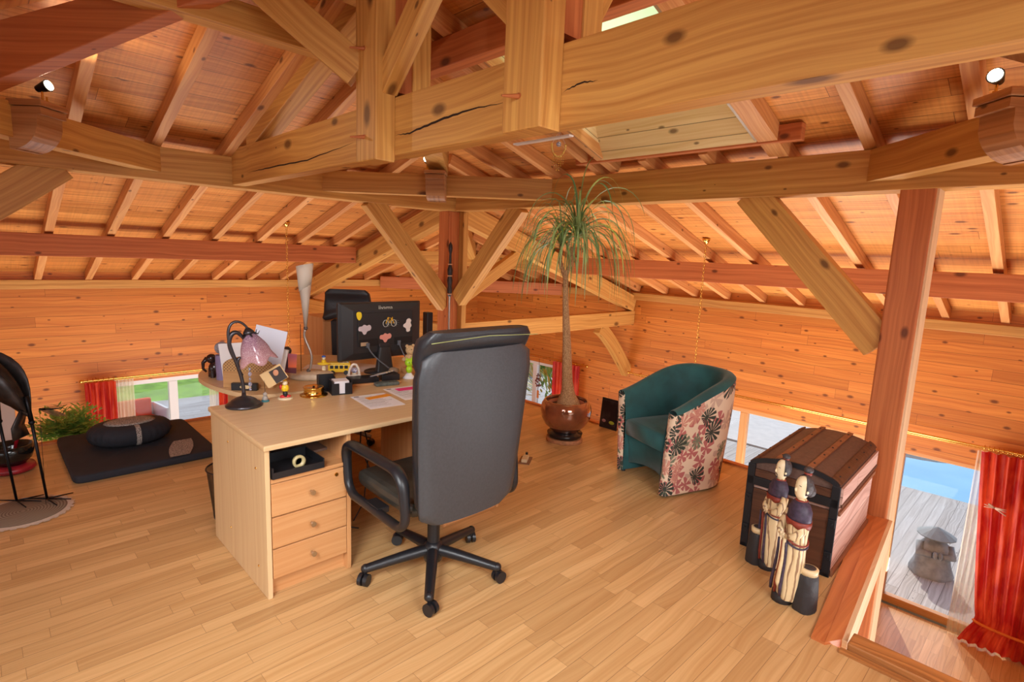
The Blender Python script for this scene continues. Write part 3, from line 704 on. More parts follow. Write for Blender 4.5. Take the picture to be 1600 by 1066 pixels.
# ------------------------------------------------------------------ desk
def rrect(w_, h_, r, n=5, cx=0, cy=0):
    pts = []
    for (sx, sy, a0) in ((1, 1, 0), (-1, 1, PI / 2), (-1, -1, PI), (1, -1, 3 * PI / 2)):
        for i in range(n + 1):
            a = a0 + PI / 2 * i / n; pts.append((cx + sx * (w_ / 2 - r) + r * math.cos(a), cy + sy * (h_ / 2 - r) + r * math.sin(a)))
    return pts
D = thing('desk', 'beech office desk with three drawers under its left end', 'desk', (0.85, 2.37, 0))
G().box((0.74, 0.385, 0.727), (1.50, 0.79, 0.026), ax=0, bev=0.008).build('desk_top', W_DESK, D)
G().box((0.012, 0.39, 0.357), (0.022, 0.76, 0.714), ax=2, bev=0.003).build('side_panel', W_DESK, D)
G().box((0.402, 0.39, 0.357), (0.022, 0.76, 0.714), ax=2, bev=0.003).build('side_panel', W_DRAW, D)
G().box((0.208, 0.75, 0.357), (0.37, 0.016, 0.714), ax=2).build('back_panel', W_DRAW, D)
G().box((0.208, 0.375, 0.562), (0.366, 0.73, 0.018), ax=0).build('shelf', W_DRAW, D)
G().box((0.208, 0.06, 0.044), (0.366, 0.018, 0.088), ax=0).build('plinth', W_DRAW, D)
KN = plain('satin_knob', srgb(200, 196, 188), 0.25, 1.0)
for k, (za, zb) in enumerate(((0.090, 0.236), (0.238, 0.390), (0.392, 0.550))):
    dr = G().box((0.207, 0.012 + 0.006, (za + zb) / 2), (0.362, 0.018, zb - za - 0.004), ax=0, bev=0.003).build('drawer', W_DRAW, D)
    zc = (za + zb) / 2
    G().cyl((0.207, 0.010, zc), (0.207, -0.012, zc), 0.006, 0.006, 12).cyl((0.207, -0.012, zc), (0.207, -0.022, zc), 0.013, 0.012, 18).build('knob', KN, dr)
    if k == 2: G().cyl((0.335, 0.012, 0.520), (0.335, 0.004, 0.520), 0.010, 0.009, 18).build('lock', BRASS, dr)
for (y, z) in ((.12, .12), (.12, .6), (.5, .16), (.5, .62)):
    G().cyl((0.002, y, z), (-0.002, y, z), 0.006, 0.005, 10).build('screw_cap', BRASS, D)
G().box((1.03, 0.39, 0.357), (0.022, 0.70, 0.714), ax=2, bev=0.003).build('side_panel', W_DRAW, D)
G().box((1.45, 0.39, 0.357), (0.022, 0.70, 0.714), ax=2, bev=0.003).build('side_panel', W_DRAW, D)
G().box((1.24, 0.72, 0.357), (0.40, 0.016, 0.714), ax=2).build('back_panel', W_DRAW, D)
G().box((1.24, 0.36, 0.10), (0.40, 0.66, 0.018), ax=0).build('shelf', W_DRAW, D)
G().box((1.24, 0.06, 0.045), (0.40, 0.018, 0.09), ax=0).build('plinth', W_DRAW, D)
G().box((0.72, 0.62, 0.665), (0.62, 0.018, 0.09), ax=0).build('modesty_rail', W_DRAW, D)

# round-ended table behind the desk
T = thing('round_table', 'round-ended beech table standing behind the desk', 'table', (1.9, 3.75, 0))
poly = [(1.14, 3.165)]
for (x, y) in ((1.04, 3.42), (0.985, 3.68), (0.99, 3.92), (1.07, 4.12), (1.24, 4.30), (1.50, 4.42), (1.80, 4.38)): poly.append((x, y))
poly += [(2.35, 3.95), (2.70, 3.60), (2.75, 3.165)]
# smooth the left end
def chaikin(P, it=2):
    for _ in range(it):
        Q = []
        for i in range(len(P)):
            a, b = P[i], P[(i + 1) % len(P)]
            Q += [(a[0] * .75 + b[0] * .25, a[1] * .75 + b[1] * .25), (a[0] * .25 + b[0] * .75, a[1] * .25 + b[1] * .75)]
        P = Q
    return P
poly = chaikin(poly[::-1], 2)
g = G().prism([(x - 1.9, y - 3.75) for x, y in poly], 0.712, 0.739, ax=0); g.build('table_top', W_DESK, T, bev=0.005)
G().box((-0.62, 0.0, 0.356), (0.03, 0.95, 0.712), ax=2).build('leg_panel', W_DESK, T)
G().box((0.55, -0.1, 0.356), (0.03, 0.6, 0.712), ax=2).build('leg_panel', W_DRAW, T)
G().box((-0.03, 0.0, 0.50), (1.13, 0.02, 0.40), ax=0).build('modesty_panel', W_DRAW, T)
TZ = 0.7395
# cupboard behind the table
CB = thing('cupboard', 'plain orange wooden cupboard behind the monitor and the second chair', 'cupboard', (2.47, 4.72, 0))
G().box((0, 0, 0.50), (0.66, 0.40, 1.00), ax=2, bev=0.004).build('body', W_DRAW, CB)
G().box((-0.165, -0.207, 0.50), (0.322, 0.014, 0.94), ax=2, bev=0.003).build('door', W_DRAW, CB)
G().box((0.165, -0.207, 0.50), (0.322, 0.014, 0.94), ax=2, bev=0.003).build('door', W_DRAW, CB)

# things in the open compartment of the desk
t = thing('letter_tray', 'black plastic tray with a tape roll in the open desk compartment', 'tray', (1.00, 2.47, 0.572))
g = G(); g.box((0, 0, 0.006), (0.24, 0.20, 0.008)); g.box((-.118, 0, .03), (.006, .20, .05)); g.box((.118, 0, .026), (.006, .20, .045)); g.box((0, -.098, .018), (.24, .006, .03)); g.box((0, .098, .03), (.24, .006, .05)); g.build('shell', BLACK, t)
g = G(); g.lathe([(0.018, -.009), (0.030, -.009), (0.030, .009), (0.018, .009), (0.018, -.009)], (0.02, -.05, .041), 24, rot=RX(PI / 2)); g.build('tape_roll', plain('tape', srgb(196, 178, 128), .3), t)
tag(G().prism(rrect(.24, .32, .01), 0, .012).build('folder', plain('folder_brown', srgb(120, 92, 78), .6), loc=(1.125, 2.74, 0.572), rotz=.1), 'brown folder lying in the open desk compartment', 'folder')

# waste basket
def mesh_mat(name, col, n1, n2, keep):
    m, N, L, b = nmat(name); b.inputs['Base Color'].default_value = col; b.inputs['Roughness'].default_value = .4; b.inputs['Metallic'].default_value = .3
    tc = N.new('ShaderNodeTexCoord'); sp = N.new('ShaderNodeSeparateXYZ'); L.new(tc.outputs['UV'], sp.inputs[0])
    a = M_(N, L, 'LESS_THAN', M_(N, L, 'FRACT', M_(N, L, 'MULTIPLY', sp.outputs[0], n1)), keep); c = M_(N, L, 'LESS_THAN', M_(N, L, 'FRACT', M_(N, L, 'MULTIPLY', sp.outputs[1], n2)), keep)
    L.new(M_(N, L, 'MAXIMUM', a, c), b.inputs['Alpha']); return m
MESHM = mesh_mat('wire_mesh', srgb(28, 28, 30), 160, 160, .42)
t = thing('waste_basket', 'black wire mesh waste basket beside the desk', 'basket', (0.70, 3.02, 0))
def ringrow(r, z, n=40, cx=0, cy=0): return [(cx + r * math.cos(2 * PI * i / n), cy + r * math.sin(2 * PI * i / n), z) for i in range(n)]
g = G(); g.grid([ringrow(.105 + .03 * z / .3, z) for z in (0.02, .1, .2, .3)], closed=True); g.build('mesh_wall', MESHM, t)
g = G(); g.tube(ringrow(.136, .30, 36), .005, 6, closed=True); g.build('rim', BLACK, t)
g = G(); g.lathe([(0, 0), (.106, 0), (.108, .022), (.1, .022), (0, .012)], n=36); g.build('base', BLACK, t)
g = G(); g.ball((0.02, 0, .06), .05, (1, 1, .8), 10); g.ball((-.04, .03, .05), .04, n=10); g.build('crumpled_paper', PAPER, t)
t.location = (1.01, 3.35, 0)

# ------------------------------------------------------------------ executive chair, back to the camera
C = thing('office_chair', 'high-backed black leather swivel chair seen from behind at the desk', 'chair', (1.556, 2.085, 0), -0.02)
g = G(); g.cyl((0, 0, .075), (0, 0, .34), .031, .031, 24); g.cyl((0, 0, .34), (0, 0, .42), .022, .022, 20); g.lathe([(.045, .07), (.055, .1), (.045, .15), (.032, .17)], n=24); g.build('column', BLACK, C)
for k in range(5):
    a = math.radians(160 + 72 * k); c_, s_ = math.cos(a), math.sin(a)
    lg = G(); rows = []
    for i in range(7):
        q = i / 6; rr = 0.02 + .32 * q; z = .125 - .045 * q ** 1.2; hw = .030 - .008 * q; hh = .030 - .010 * q
        px, py = c_ * rr, s_ * rr; row = []
        for j in range(12):
            b = 2 * PI * j / 12; row.append((px - s_ * hw * math.cos(b), py + c_ * hw * math.cos(b), z + hh * math.sin(b)))
        rows.append(row)
    lg.grid(rows, closed=True); lg.ball((c_ * .335, s_ * .335, .082), .022, (1, 1, 1), 12)
    lo = lg.build('leg', BLACK, C)
    a2 = a + 0.9; d = Vector((-math.sin(a2), math.cos(a2), 0)); cc = Vector((c_ * .335, s_ * .335, .031)) + Vector((math.cos(a2), math.sin(a2), 0)) * .012
    cg = G(); cg.cyl(cc - d * .024, cc - d * .006, .030, .029, 20); cg.cyl(cc + d * .006, cc + d * .024, .030, .029, 20); cg.cyl(cc - d * .005, cc + d * .005, .012, .012, 10); cg.cyl((c_ * .335, s_ * .335, .04), (c_ * .335, s_ * .335, .075), .008, .008, 10)
    cg.build('caster', BLACK, lo)
g = G(); g.box((0, 0.02, .415), (.28, .30, .04), bev=.01); g.box((0, -.17, .44), (.10, .14, .03), bev=.008); g.build('tilt_plate', BLACK, C)
g = G(); g.box((0, .05, .475), (.54, .52, .10), bev=.045); g.build('seat', SEATL, C, sub=1)
# back: shell, cushion, head roll
def yback(z): return -.285 - .055 * ((z - .42) / .8) ** 1.0
def halfw(z):
    q = (z - .43) / .75; return .262 + .052 * min(1, max(0, q) ** .7) - (.010 if q > .9 else 0)
rows = []; zs = [.425 + (1.205 - .425) * i / 22 for i in range(23)]
def back_loop(z, t0, t1, shrink=0.0, edge=0.035):
    hw = halfw(z) - shrink; k = min(z - .425, 1.205 - z); rr = .06
    if k < rr: hw -= rr - math.sqrt(max(0, rr * rr - (rr - k) ** 2))
    y0 = yback(z); pts = []
    for i in range(15):
        q = -1 + 2 * i / 14; pts.append((hw * q, y0 - t0 + .018 * (q * q) + (.012 if abs(q) > .99 else 0), z))
    for i in range(15):
        q = 1 - 2 * i / 14; pts.append((hw * q, y0 + t1 + .018 * q * q, z))
    return pts
g = G(); rws = [back_loop(z, .018, .012) for z in zs]; g.grid(rws, closed=True)
g.add(rws[0], [tuple(range(30))[::-1]]); g.add(rws[-1], [tuple(range(30))]); g.build('back_shell', LEATH_BACK, C)
g = G(); rws = []
for i in range(25):
    z = .47 + (1.285 - .47) * i / 24; k = min(z - .47, 1.285 - z); hw = halfw(min(z, 1.18)) - .006; rr = .05
    if k < rr: hw -= (rr - math.sqrt(max(0, rr * rr - (rr - k) ** 2))) * .7
    th2 = .075 + .02 * math.sin(PI * (z - .47) / .8) + (.035 if z > 1.12 else 0)
    if k < .04: th2 *= .55 + .45 * (k / .04)
    y0 = yback(z) + .012; row = []
    back = .0 if z < 1.20 else -.035 * min(1, (z - 1.20) / .03)
    for j in range(28):
        b = 2 * PI * j / 28; cx, sx = math.cos(b), math.sin(b); e = .5
        row.append((hw * math.copysign(abs(cx) ** e, cx), y0 + back + (th2 - back) / 2 + (th2 - back) / 2 * math.copysign(abs(sx) ** e, sx), z))
    rws.append(row)
g.grid(rws, closed=True); g.add(rws[0], [tuple(range(28))[::-1]]); g.add(rws[-1], [tuple(range(28))]); g.build('back_cushion', LEATH, C)
g = G(); g.tube([(hw_ * .985, yback(1.205) - .036, 1.262 - .004 * abs(hw_) * 10) for hw_ in [(-.30 + .6 * i / 12) for i in range(13)]], .0018, 6); g.build('stitching', plain('olive_stitch', srgb(150, 156, 96), .5), C)
for s in (-1, 1):
    path = []
    for (y, z) in rrect(.52, .255, .075, 6): path.append((y, z))
    g = G(); rows = []
    n = len(path)
    for i, (y, z) in enumerate(path):
        yy, zz = y + .03, z + .545
        yy += (zz - .545) * .12
        ny, nz = y / .26, z / .127; l = math.hypot(*path[i]); 
        # outward direction
        a, b = path[(i + 1) % n], path[i - 1]; ty, tz = a[0] - b[0], a[1] - b[1]; ll = math.hypot(ty, tz) or 1; oy, oz = tz / ll, -ty / ll
        top = .5 + .5 * max(0, z / .127)
        hwid = .022 + .010 * max(0, z / .127); ht = .020
        row = []
        for j in range(10):
            bb = 2 * PI * j / 10; row.append((s * .318 + hwid * math.cos(bb), yy + oy * ht * math.sin(bb), zz + oz * ht * math.sin(bb)))
        rows.append(row)
    rows.append(rows[0]); g.grid(rows, closed=True); ar = g.build('armrest', BLACK, C)
    g = G(); g.box((s * .295, .04, .425), (.06, .12, .03), bev=.006); g.build('arm_bracket', BLACK, ar)

# second chair at the table
C2 = thing('conference_chair', 'black leather chair with a curved headrest behind the monitor', 'chair', (2.11, 4.17, 0), PI - .75)
g = G(); g.cyl((0, 0, .08), (0, 0, .42), .028, .028, 18); g.build('column', BLACK, C2)
for k in range(5):
    a = 2 * PI * k / 5 + .3; c_, s_ = math.cos(a), math.sin(a)
    g = G(); g.tube([(0, 0, .12), (c_ * .15, s_ * .15, .105), (c_ * .30, s_ * .30, .075)], [.026, .022, .018], 10); lo = g.build('leg', STEEL, C2)
    g = G(); g.cyl((c_ * .30 - s_ * .02, s_ * .30 + c_ * .02, .028), (c_ * .30 + s_ * .02, s_ * .30 - c_ * .02, .028), .028, .028, 18); g.build('caster', BLACK, lo)
g = G(); g.box((0, .05, .47), (.50, .48, .09), bev=.04); g.build('seat', LEATH, C2)
g = G(); g.box((-.06, -.22, .74), (.34, .09, .52), bev=.045, rot=RX(-.1)); g.build('backrest', LEATH, C2)
g = G(); rws = []
for i in range(15):
    q = i / 14; z = 1.03 + .23 * q; k = min(q, 1 - q); hw = .215 - .03 * q + .0; th_2 = .05 * (1 if k > .15 else .5 + k / .3)
    if k < .12: hw -= .03 * (1 - k / .12)
    yc = -.27 - .04 * math.sin(q * PI) ; row = []
    for j in range(24):
        b = 2 * PI * j / 24; cx, sx = math.cos(b), math.sin(b); e = .55; X = hw * math.copysign(abs(cx) ** e, cx)
        row.append((X, yc + .35 * X * X * 2 + th_2 * math.copysign(abs(sx) ** e, sx), z - (.05 * (abs(X) / .2) ** 2 if q < .4 else 0)))
    rws.append(row)
g.grid(rws, closed=True); g.add(rws[0], [tuple(range(24))[::-1]]); g.add(rws[-1], [tuple(range(24))]); g.build('headrest', LEATH, C2)
for s in (-1, 1):
    g = G(); g.tube([(s * .27, -.16, .46), (s * .29, -.14, .66), (s * .29, .16, .67), (s * .27, .18, .47)], .016, 8); g.build('armrest', BLACK, C2)

# ------------------------------------------------------------------ tub armchair
VEL = plain('teal_velvet', srgb(30, 82, 84), 0.75, noise=0.25, nscale=7, bump=0.1); VEL.node_tree.nodes['Principled BSDF'].inputs['Sheen Weight'].default_value = 0.15
def tropical():
    m, N, L, b = nmat('tropical_print')
    tc = N.new('ShaderNodeTexCoord')
    def layer(scale, off, th, nlob, seed):
        mp = N.new('ShaderNodeMapping'); mp.inputs['Location'].default_value = off; L.new(tc.outputs['UV'], mp.inputs[0])
        vo = N.new('ShaderNodeTexVoronoi'); vo.voronoi_dimensions = '2D'; vo.inputs['Scale'].default_value = scale; vo.inputs['Randomness'].default_value = .85; L.new(mp.outputs[0], vo.inputs['Vector'])
        sc = N.new('ShaderNodeVectorMath'); sc.operation = 'SCALE'; sc.inputs['Scale'].default_value = scale; L.new(mp.outputs[0], sc.inputs[0])
        sp_ = N.new('ShaderNodeVectorMath'); sp_.operation = 'SCALE'; sp_.inputs['Scale'].default_value = scale; L.new(vo.outputs['Position'], sp_.inputs[0])
        sb = N.new('ShaderNodeVectorMath'); sb.operation = 'SUBTRACT'; L.new(sc.outputs[0], sb.inputs[0]); L.new(sp_.outputs[0], sb.inputs[1])
        xy = N.new('ShaderNodeSeparateXYZ'); L.new(sb.outputs[0], xy.inputs[0])
        an = M_(N, L, 'ARCTAN2', xy.outputs[1], xy.outputs[0]); co = N.new('ShaderNodeSeparateColor'); L.new(vo.outputs['Color'], co.inputs[0])
        an2 = M_(N, L, 'ADD', an, M_(N, L, 'MULTIPLY', co.outputs[1], 6.28))
        rad = N.new('ShaderNodeVectorMath'); rad.operation = 'LENGTH'; L.new(sb.outputs[0], rad.inputs[0])
        # leaf outline: heart-like, cut by lobes
        lob = M_(N, L, 'SINE', M_(N, L, 'MULTIPLY', an2, nlob))
        edge = M_(N, L, 'ADD', th, M_(N, L, 'MULTIPLY', M_(N, L, 'COSINE', an2), th * .28))
        inside = M_(N, L, 'LESS_THAN', rad.outputs['Value'], edge)
        vein = M_(N, L, 'GREATER_THAN', M_(N, L, 'ADD', lob, M_(N, L, 'MULTIPLY', rad.outputs['Value'], -1.2)), -0.95)
        core = M_(N, L, 'LESS_THAN', rad.outputs['Value'], th * .22)
        return M_(N, L, 'MULTIPLY', inside, M_(N, L, 'MAXIMUM', vein, core)), co.outputs[0]
    base = mixc(N, L, 0.5, srgb(236, 216, 190), srgb(230, 206, 178))
    def pick(l, lo, hi): return M_(N, L, 'MULTIPLY', l[0], M_(N, L, 'MULTIPLY', M_(N, L, 'GREATER_THAN', l[1], lo), M_(N, L, 'LESS_THAN', l[1], hi)))
    l1 = layer(9.5, (0.3, .1, 0), .52, 5, 0); l2 = layer(7.0, (2.3, 1.7, 0), .50, 13, 0); l3 = layer(8.0, (5.1, 3.2, 0), .46, 9, 0)
    c = mixc(N, L, pick(l1, 0.0, .5), base, srgb(206, 176, 156)); c = mixc(N, L, pick(l1, .5, 1.0), c, srgb(186, 110, 106))
    c = mixc(N, L, pick(l3, 0.0, .35), c, srgb(120, 128, 104)); c = mixc(N, L, pick(l3, .35, .6), c, srgb(206, 146, 128))
    c = mixc(N, L, pick(l2, .25, 1.0), c, srgb(58, 66, 58))
    L.new(c, b.inputs['Base Color']); b.inputs['Roughness'].default_value = .8; MATS['tropical_print'] = m; return m
TROP = tropical()
A = thing('tub_armchair', 'teal velvet tub armchair with tropical leaf print outside', 'armchair', (3.65, 1.93, 0), math.radians(160))
A.scale = (1, 1, 1)
NP = 41
def tub(i, off, z):
    """point i of the U: starts at front right (+x,-y), round the back, ends front left; off inward offset"""
    q = i / (NP - 1); a = .335 - off; xf = .30
    s = 0.84 + .16 * min(1, z / .62)          # narrower at the floor
    L1 = .36; tot = 2 * L1 + PI * a; d = q * (2 * .36 + PI * .335)
    d = q * tot
    if d < L1: x, y = xf - d, -a
    elif d > tot - L1: x, y = xf - (tot - d), a
    else: b = (d - L1) / a; x, y = xf - L1 - a * math.sin(b), -a * math.cos(b)
    return (x * (1 if x > 0 else (.90 + .10 * min(1, z / .62))), y * s, z)
def ztop(i):
    q = i / (NP - 1); u = 1 - abs(2 * q - 1); u = min(1, u * 1.25); return .615 + .205 * (math.sin(u * PI / 2) ** 1.3)
H_ = [0.015, .1, .2, .3, .4, .5, .58]
def col_out(i): zt = ztop(i); return [tub(i, 0, h * zt / .6) for h in H_] + [tub(i, 0.0, zt - .012)]
cols = [col_out(i) for i in range(NP)]
g = G(); rows = [[cols[i][k] for i in range(NP)] for k in range(8)]
g.grid(rows)
# front end faces
for e in (0, NP - 1):
    zt = ztop(e); o = [tub(e, 0, h * zt / .6) for h in H_] + [tub(e, 0, zt - .012)]; n_ = [tub(e, .085, h * zt / .6) for h in H_] + [tub(e, .085, zt - .012)]
    bl = [tuple((Vector(a) + Vector(b)) / 2 + Vector((.022, 0, 0))) for a, b in zip(o, n_)]
    g.grid([o, bl, n_] if e == 0 else [n_, bl, o])
g.build('outer_cover', TROP, A, weld=True)
g = G(); rows = []
rows.append([tub(i, 0.0, ztop(i) - .012) for i in range(NP)]); rows.append([tub(i, 0.018, ztop(i) + .006) for i in range(NP)]); rows.append([tub(i, 0.045, ztop(i) + .012) for i in range(NP)]); rows.append([tub(i, 0.072, ztop(i) + .004) for i in range(NP)])
rows.append([tub(i, .085, ztop(i) - .015) for i in range(NP)]); rows.append([tub(i, .100, .45) for i in range(NP)]); rows.append([tub(i, .102, .30) for i in range(NP)]); rows.append([tub(i, .085, .02) for i in range(NP)])
g.grid(rows); g.build('inner_cover', VEL, A, weld=True)
g = G(); P = []
for i in range(4, NP - 4, 2): p = tub(i, .105, .6); P.append((p[0], p[1]))
P = [(.275, -.222)] + [p for p in P] + [(.275, .222)]
Pc = [(x, y) for x, y in P]
rw = []
for (z, s) in ((.30, .97), (.31, 1.0), (.39, 1.0), (.415, .975), (.425, .90), (.428, .5)): rw.append([(x * s + (.02 if x > .2 else 0), y * s, z - (0.0)) for x, y in Pc])
g.grid(rw, closed=True); n = len(Pc); g.add(rw[-1], [tuple(range(n))]); g.add(rw[0], [tuple(range(n))[::-1]]); g.build('seat_cushion', VEL, A)
g = G(); rw = []
for k in range(13):
    q = -1 + 2 * k / 12; y = .232 * q; x = .25 - .05 * (1 - q * q) ; zb = .07 + .03 * (1 - q * q)
    rw.append([(x, y, zb), (x + .01, y, .2), (x + .03, y, .305)])
g.grid(rw); g.build('front_panel', VEL, A, solid=.01)
for (x, y) in ((.27, -.24), (.27, .24), (-.22, -.16), (-.22, .16)):
    G().cyl((x, y, 0), (x, y, .02), .016, .016, 12).build('foot', BLACK, A)

# ------------------------------------------------------------------ domed chest
CH = thing('domed_chest', 'old domed wooden chest with black iron straps beside the stairwell', 'chest', (3.105, 0.70, 0), 0.04)
LX, LY, HB, HD = 0.86, 0.46, 0.505, 0.075
g = G(); g.box((LX / 2, LY / 2, .19), (LX, LY, .37), ax=1, bev=.004); g.build('body', W_SIDE, CH)
g = G(); g.box((-.006, LY / 2, .185), (.014, LY - .02, .35), ax=1); g.build('end_panel', W_DARK, CH)
n = 14; prof = [(LY / 2 - LY / 2 * math.cos(PI * i / n), HB - .02 + HD * math.sin(PI * i / n)) for i in range(n + 1)]
prof[0] = (0, HB - .03); prof[-1] = (LY, HB - .03)
g = G(); pp = [(0, .385)] + prof + [(LY, .385)]
vs = [(0, y, z) for y, z in pp] + [(LX, y, z) for y, z in pp]; m_ = len(pp)
uv = []; fs = []; d = 0
for i in range(m_):
    j = (i + 1) % m_; l = math.dist(pp[i], pp[j]); fs.append((i, m_ + i, m_ + j, j)); uv.append([(0, d), (LX, d), (LX, d + l), (0, d + l)]); d += l
fs += [tuple(range(m_)), tuple(range(m_, 2 * m_))[::-1]]; uv += [[(y, z) for y, z in pp], [(y, z) for y, z in pp][::-1]]
g.add(vs, fs, uv)
LIDC = plain('lid_cloth', srgb(104, 78, 68), .6, noise=.15, nscale=60)
lid = g.build('lid', LIDC, CH)
G().box((-.006, LY / 2, .43), (.014, LY - .01, .085), ax=1).build('lid_end', W_DARK, lid)
IR = plain('chest_iron', srgb(34, 36, 42), .5, .4)
def lidstrap(y0, y1, mat, name):
    g = G(); rows = []
    ys = [y0 + (y1 - y0) * i / 3 for i in range(4)]
    def zz(y): c = 1 - y / (LY / 2); c = max(-1, min(1, c)); return HB - .02 + HD * math.sin(math.acos(c)) + .006
    rows = [[(x, y, zz(y)) for y in ys] for x in (-.008, LX * .25, LX * .5, LX * .75, LX + .008)]
    g.grid(rows, smooth=False); o = g.build(name, mat, lid, solid=.010)
    for x in (.06, .25, .43, .61, .80): G().cyl((x, (y0 + y1) / 2, zz((y0 + y1) / 2) + .004), (x, (y0 + y1) / 2, zz((y0 + y1) / 2) + .009), .006, .004, 8).build('nail', IR, o)
lidstrap(.135, .165, W_SLAT, 'slat'); lidstrap(.295, .325, W_SLAT, 'slat'); lidstrap(.004, .045, W_DARK, 'edge_strip'); lidstrap(.415, .456, W_DARK, 'edge_strip')
for y in (.018, LY - .018):
    G().box((-.016, y, .25), (.012, .04, .50), bev=.003).build('iron_band', IR, CH)
g = G(); rows = []
for i in range(n + 1):
    y, z = prof[i]; rows.append([(-.014, y, z + .006), (-.014, y, z - .022)])
g.grid(rows, smooth=False); g.build('iron_band', IR, CH, solid=.012)
G().box((-.016, LY / 2, .405), (.012, LY, .05), bev=.003).build('iron_band', IR, CH)
G().box((-.016, LY / 2, .012), (.012, LY, .024), bev=.003).build('iron_band', IR, CH)
for z in (.33,): G().box((LX / 2, -.006, z + .02), (LX, .012, .022), ax=0, bev=.002).build('side_slat', W_SLAT, CH)
G().box((LX / 2, -.006, .012), (LX, .012, .05), ax=0, bev=.002).build('side_slat', W_SLAT, CH)
for z in (.44,): G().box((LX / 2, -.006, z), (LX, .012, .10), ax=0).build('lid_side', W_SIDE, lid)
G().box((LX / 2, -.010, .395), (LX, .012, .02), ax=0, bev=.002).build('side_slat', W_DARK, CH)
for (y, z) in ((LY / 2 + .05, .44), (.018, .30), (.018, .12), (LY - .018, .30), (LY - .018, .12)):
    g = G(); g.box((-.026, y, z), (.010, .035, .045), bev=.003); g.cyl((-.03, y, z), (-.035, y, z), .008, .006, 8); g.build('clasp', IR, CH)
g = G(); g.box((-.024, LY / 2, .28), (.012, .14, .06), bev=.004); g.build('handle_plate', IR, CH)
g = G(); g.tube([(-.03, LY / 2 - .05, .285), (-.055, LY / 2 - .035, .262), (-.06, LY / 2, .255), (-.055, LY / 2 + .035, .262), (-.03, LY / 2 + .05, .285)], .008, 8); g.build('handle', IR, CH)

# ------------------------------------------------------------------ the two carved figures
IV = plain('aged_ivory', srgb(232, 208, 162), .35, noise=.10, nscale=25)
def robemat():
    m, N, L, b = nmat('carved_robe'); tc = N.new('ShaderNodeTexCoord'); wv = N.new('ShaderNodeTexWave'); wv.wave_type = 'BANDS'; wv.bands_direction = 'X'; wv.inputs['Scale'].default_value = 14; wv.inputs['Distortion'].default_value = 6; wv.inputs['Detail'].default_value = 3; wv.inputs['Detail Scale'].default_value = 1.5
    mp = N.new('ShaderNodeMapping'); mp.inputs['Scale'].default_value = (1, 1, .22); L.new(tc.outputs['Object'], mp.inputs[0]); L.new(mp.outputs[0], wv.inputs['Vector'])
    f = M_(N, L, 'LESS_THAN', wv.outputs['Fac'], .13); L.new(mixc(N, L, M_(N, L, 'MULTIPLY', f, .75), srgb(232, 208, 162), srgb(116, 70, 50)), b.inputs['Base Color']); b.inputs['Roughness'].default_value = .4
    bp = N.new('ShaderNodeBump'); bp.inputs['Strength'].default_value = .5; bp.inputs['Distance'].default_value = .004; L.new(wv.outputs['Fac'], bp.inputs['Height']); L.new(bp.outputs[0], b.inputs['Normal']); return m
ROBE = robemat(); HAIR = plain('carved_hair', srgb(66, 60, 62), .5, bump=.8, nscale=90); NAVY = plain('carved_collar', srgb(66, 56, 76), .5, noise=.3, nscale=60)
RUST = plain('carved_rust', srgb(140, 56, 42), .5, noise=.2, nscale=50); STUMP = plain('carved_stump', srgb(48, 46, 48), .6, bump=1.0, nscale=35); FLESH = plain('figure_face', srgb(240, 222, 182), .3)
RED_ = plain('red_paint', srgb(196, 30, 36), .4)
